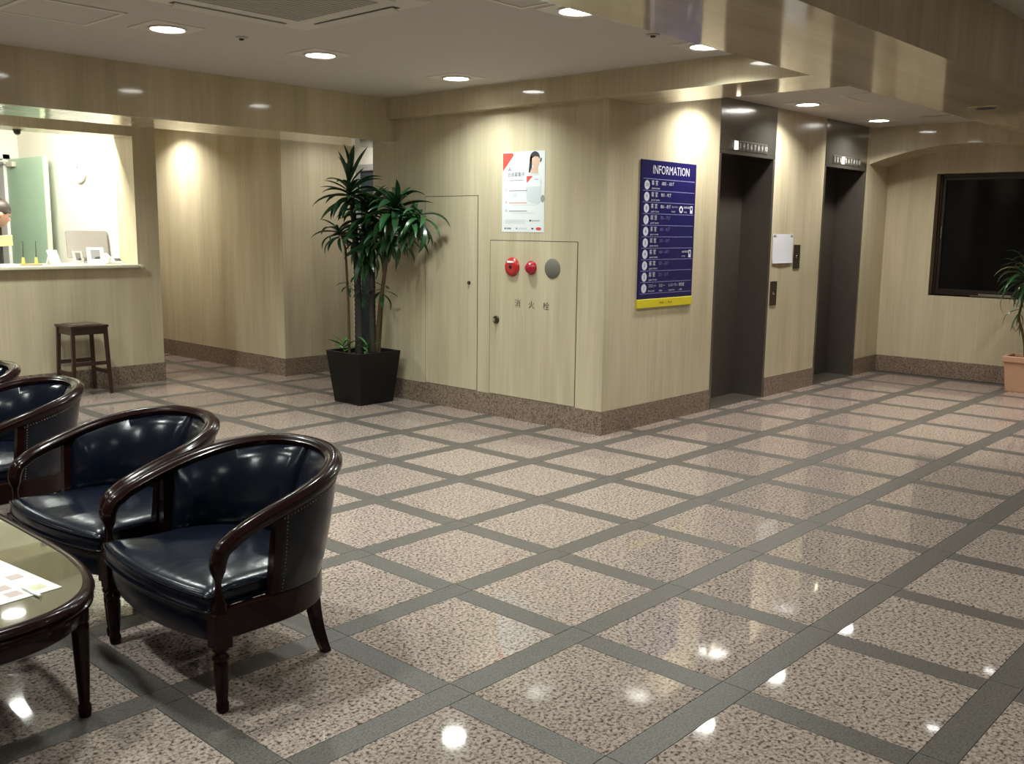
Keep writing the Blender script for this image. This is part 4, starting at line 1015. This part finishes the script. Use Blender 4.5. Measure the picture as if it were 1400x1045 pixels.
for x in (-0.05, 0.052):
    h_ = MB().lathe([(0.0, 0.012), (0.015, 0.012), (0.014, 0.030), (0.011, 0.060), (0.008, 0.066), (0.0, 0.066)], x, 0, 12).build('pen_holder', M['pen_gold'], t, smooth=True)
    MB().tube([(x, 0, 0.06), (x+0.004, 0, 0.20)], [0.0042, 0.0028], 8).build('pen', M['ink'], h_, smooth=True)
t = thing('desk_telephone', 'white desk telephone with dark keypad at the counter end', 'telephone', (2.05, 6.44, CT), math.radians(-10))
m = MB(); m.hexa([(-0.07, -0.06, 0), (0.07, -0.06, 0), (0.07, 0.08, 0), (-0.07, 0.08, 0)], [(-0.065, -0.055, 0.022), (0.065, -0.055, 0.022), (0.065, 0.075, 0.06), (-0.065, 0.075, 0.06)]); m.build('body', M['white_plastic'], t, bevel=0.004)
m = MB(); m.hexa([(0.005, -0.045, 0.026), (0.058, -0.045, 0.026), (0.058, 0.02, 0.046), (0.005, 0.02, 0.046)], [(0.005, -0.045, 0.029), (0.058, -0.045, 0.029), (0.058, 0.02, 0.049), (0.005, 0.02, 0.049)]); m.build('keypad', M['black'], t)
MB().tube([(-0.045, -0.06, 0.045), (-0.045, -0.03, 0.06), (-0.045, 0.05, 0.08), (-0.045, 0.075, 0.075)], [0.016, 0.012, 0.012, 0.016], 10).build('handset', M['white_plastic'], t, smooth=True)
t = thing('paper_stack', 'loose stack of white papers on the counter at the left edge', 'papers', (1.15, 6.42, CT))
for k in range(5): box(-0.15+0.01*k, 0.06+0.008*k, -0.09+0.006*k, 0.10-0.01*k, 0.0025*k, 0.0025*k+0.002).build('sheet', M['paper'], t)
t = thing('yellow_board', 'pale yellow board standing on the desk at the left edge', 'board', (1.22, 6.72, CT+0.0), 0)
m = MB(); m.hexa([(-0.30, 0.0, 0.135), (0.10, 0.0, 0.155), (0.10, 0.03, 0.155), (-0.30, 0.03, 0.135)], [(-0.30, 0.0, 0.215), (0.10, 0.0, 0.245), (0.10, 0.03, 0.245), (-0.30, 0.03, 0.215)]); m.build('face', M['yellow_file'], t, bevel=0.003)
m = MB(); m.box(-0.28, -0.26, 0.005, 0.025, 0, 0.14); m.box(0.0, 0.02, 0.005, 0.025, 0, 0.15); m.build('support', M['black'], t)

# ------------------------------------------------------------------ person at the desk (only the head reaches into the picture)
t = thing('person', 'person with short dark hair bending over the reception desk at the left edge', 'person', (1.15, 7.13, 0))
def skin_body(name, pts, edges, mat, parent, sub=2):
    me = D.meshes.new(name); me.from_pydata([p[:3] for p in pts], edges, []); o = D.objects.new(name, me); COL.objects.link(o); o.parent = parent
    sk = o.modifiers.new('skin', 'SKIN'); sk.use_smooth_shade = True
    for k, p in enumerate(pts): me.skin_vertices[0].data[k].radius = (p[3], p[4] if len(p) > 4 else p[3])
    me.skin_vertices[0].data[0].use_root = True
    ss = o.modifiers.new('sub', 'SUBSURF'); ss.levels = ss.render_levels = sub
    me.materials.append(mat); return o
B = [(-0.10, 0, 0.90, 0.13, 0.16), (-0.03, 0, 1.08, 0.12, 0.15), (0.07, 0, 1.24, 0.12, 0.17), (0.13, 0, 1.34, 0.06), (0.18, 0, 1.40, 0.055),
     (0.09, -0.18, 1.27, 0.06), (0.08, -0.27, 1.03, 0.045), (0.13, -0.20, 0.90, 0.038), (0.09, 0.18, 1.27, 0.06), (0.08, 0.27, 1.03, 0.045), (0.13, 0.20, 0.90, 0.038),
     (-0.10, -0.09, 0.82, 0.09), (-0.08, -0.10, 0.46, 0.062), (-0.10, -0.10, 0.08, 0.042), (0.05, -0.10, 0.03, 0.035), (-0.10, 0.09, 0.82, 0.09), (-0.08, 0.10, 0.46, 0.062), (-0.10, 0.10, 0.08, 0.042), (0.05, 0.10, 0.03, 0.035)]
Ed = [(0,1),(1,2),(2,3),(3,4),(2,5),(5,6),(6,7),(2,8),(8,9),(9,10),(0,11),(11,12),(12,13),(13,14),(0,15),(15,16),(16,17),(17,18)]
body = skin_body('body', B, Ed, M['suit'], t)
# head: one shaped surface with brow, nose, mouth and chin, tilted forward and down
m = MB(); rings = []; nr, ns = 22, 28
for i in range(nr+1):
    ph = PI*i/nr; z = math.cos(ph); r = math.sin(ph); ring = []
    for k in range(ns):
        a = 2*PI*k/ns; x, y = r*math.cos(a), r*math.sin(a)
        X_, Y_, Z_ = 0.098*x, 0.076*y, 0.118*z
        if Z_ < 0: X_ += 0.012*(-z) if x > 0 else 0.028*(-z)*abs(x); Y_ *= 1-0.22*(-z)
        fr = max(0, math.cos(a))**8*r
        X_ += fr*(0.022*math.exp(-((z+0.18)/0.10)**2) + 0.008*math.exp(-((z+0.52)/0.07)**2) + 0.007*math.exp(-((z-0.18)/0.10)**2) + 0.008*math.exp(-((z+0.80)/0.1)**2) - 0.006*math.exp(-((z+0.02)/0.06)**2))
        X_ -= 0.007*r*sum(math.exp(-((a-s*0.42+ (2*PI if a > PI else 0)*0 - (2*PI if (s < 0 and a > PI) else 0))/0.16)**2) for s in (-1, 1))*math.exp(-((z-0.02)/0.10)**2)
        ring.append((X_, Y_, Z_))
    rings.append(ring)
m.loft(rings, cap=False); hd = m.build('head', M['skin'], t, smooth=True); hd.location = (0.215, 0, 1.475); hd.rotation_euler = (0, 0.35, 0)
m = MB(); rings = []
for i in range(13):
    ph = PI*0.62*i/12; z = math.cos(ph); r = math.sin(ph); ring = []
    for k in range(ns):
        a = 2*PI*k/ns; x, y = r*math.cos(a), r*math.sin(a); X_, Y_, Z_ = 0.110*x, 0.088*y, 0.130*z
        if math.cos(a) > 0.2 and Z_ < 0.035: X_ *= 0.93; Y_ *= 0.98; Z_ = 0.035 - 0.10*(0.035-Z_)*(1 if math.cos(a) > 0.55 else 4)
        ring.append((X_, Y_, Z_))
    rings.append(ring)
m.loft(rings, cap=False); m.build('hair', M['hair'], t, smooth=True); h_ = D.objects['hair']; h_.location = (0.212, 0, 1.478); h_.rotation_euler = (0, 0.35, 0)
for s in (-1, 1):
    m = MB().lathe([(0.0, -0.012), (0.018, -0.010), (0.026, 0.0), (0.020, 0.006), (0.0, 0.004)], axis='y', base=(0, 0, 0), n=12); e = m.build('ear', M['skin'], hd, smooth=True); e.location = (-0.005, s*0.078, -0.01)
    m = MB().lathe([(0.0, -0.011), (0.008, -0.008), (0.011, 0), (0.008, 0.008), (0.0, 0.011)], n=10); e = m.build('eye', M['ink'], hd, smooth=True); e.location = (0.078, s*0.033, 0.004)
    # hands with five fingers resting at the desk
    hx, hy_, hz_ = 0.13, s*0.20, 0.90
    HB = [(hx, hy_, hz_, 0.030, 0.020), (hx+0.06, hy_-s*0.01, hz_-0.01, 0.034, 0.016), (hx+0.10, hy_-s*0.012, hz_-0.012, 0.034, 0.015)]; HE = [(0, 1), (1, 2)]
    for q_ in range(4):
        o_ = (-0.030+0.020*q_); L_ = (0.055, 0.066, 0.060, 0.046)[q_]; b0 = len(HB)
        HB += [(hx+0.115, hy_-s*0.012+o_, hz_-0.012, 0.009), (hx+0.115+L_*0.5, hy_-s*0.012+o_*1.1, hz_-0.016, 0.0085), (hx+0.115+L_*0.9, hy_-s*0.012+o_*1.1, hz_-0.030, 0.007)]
        HE += [(2, b0), (b0, b0+1), (b0+1, b0+2)]
    b0 = len(HB); HB += [(hx+0.06, hy_-s*0.045, hz_-0.016, 0.010), (hx+0.095, hy_-s*0.062, hz_-0.022, 0.008)]; HE += [(1, b0), (b0, b0+1)]
    skin_body('hand', HB, HE, M['skin'], t, 1)
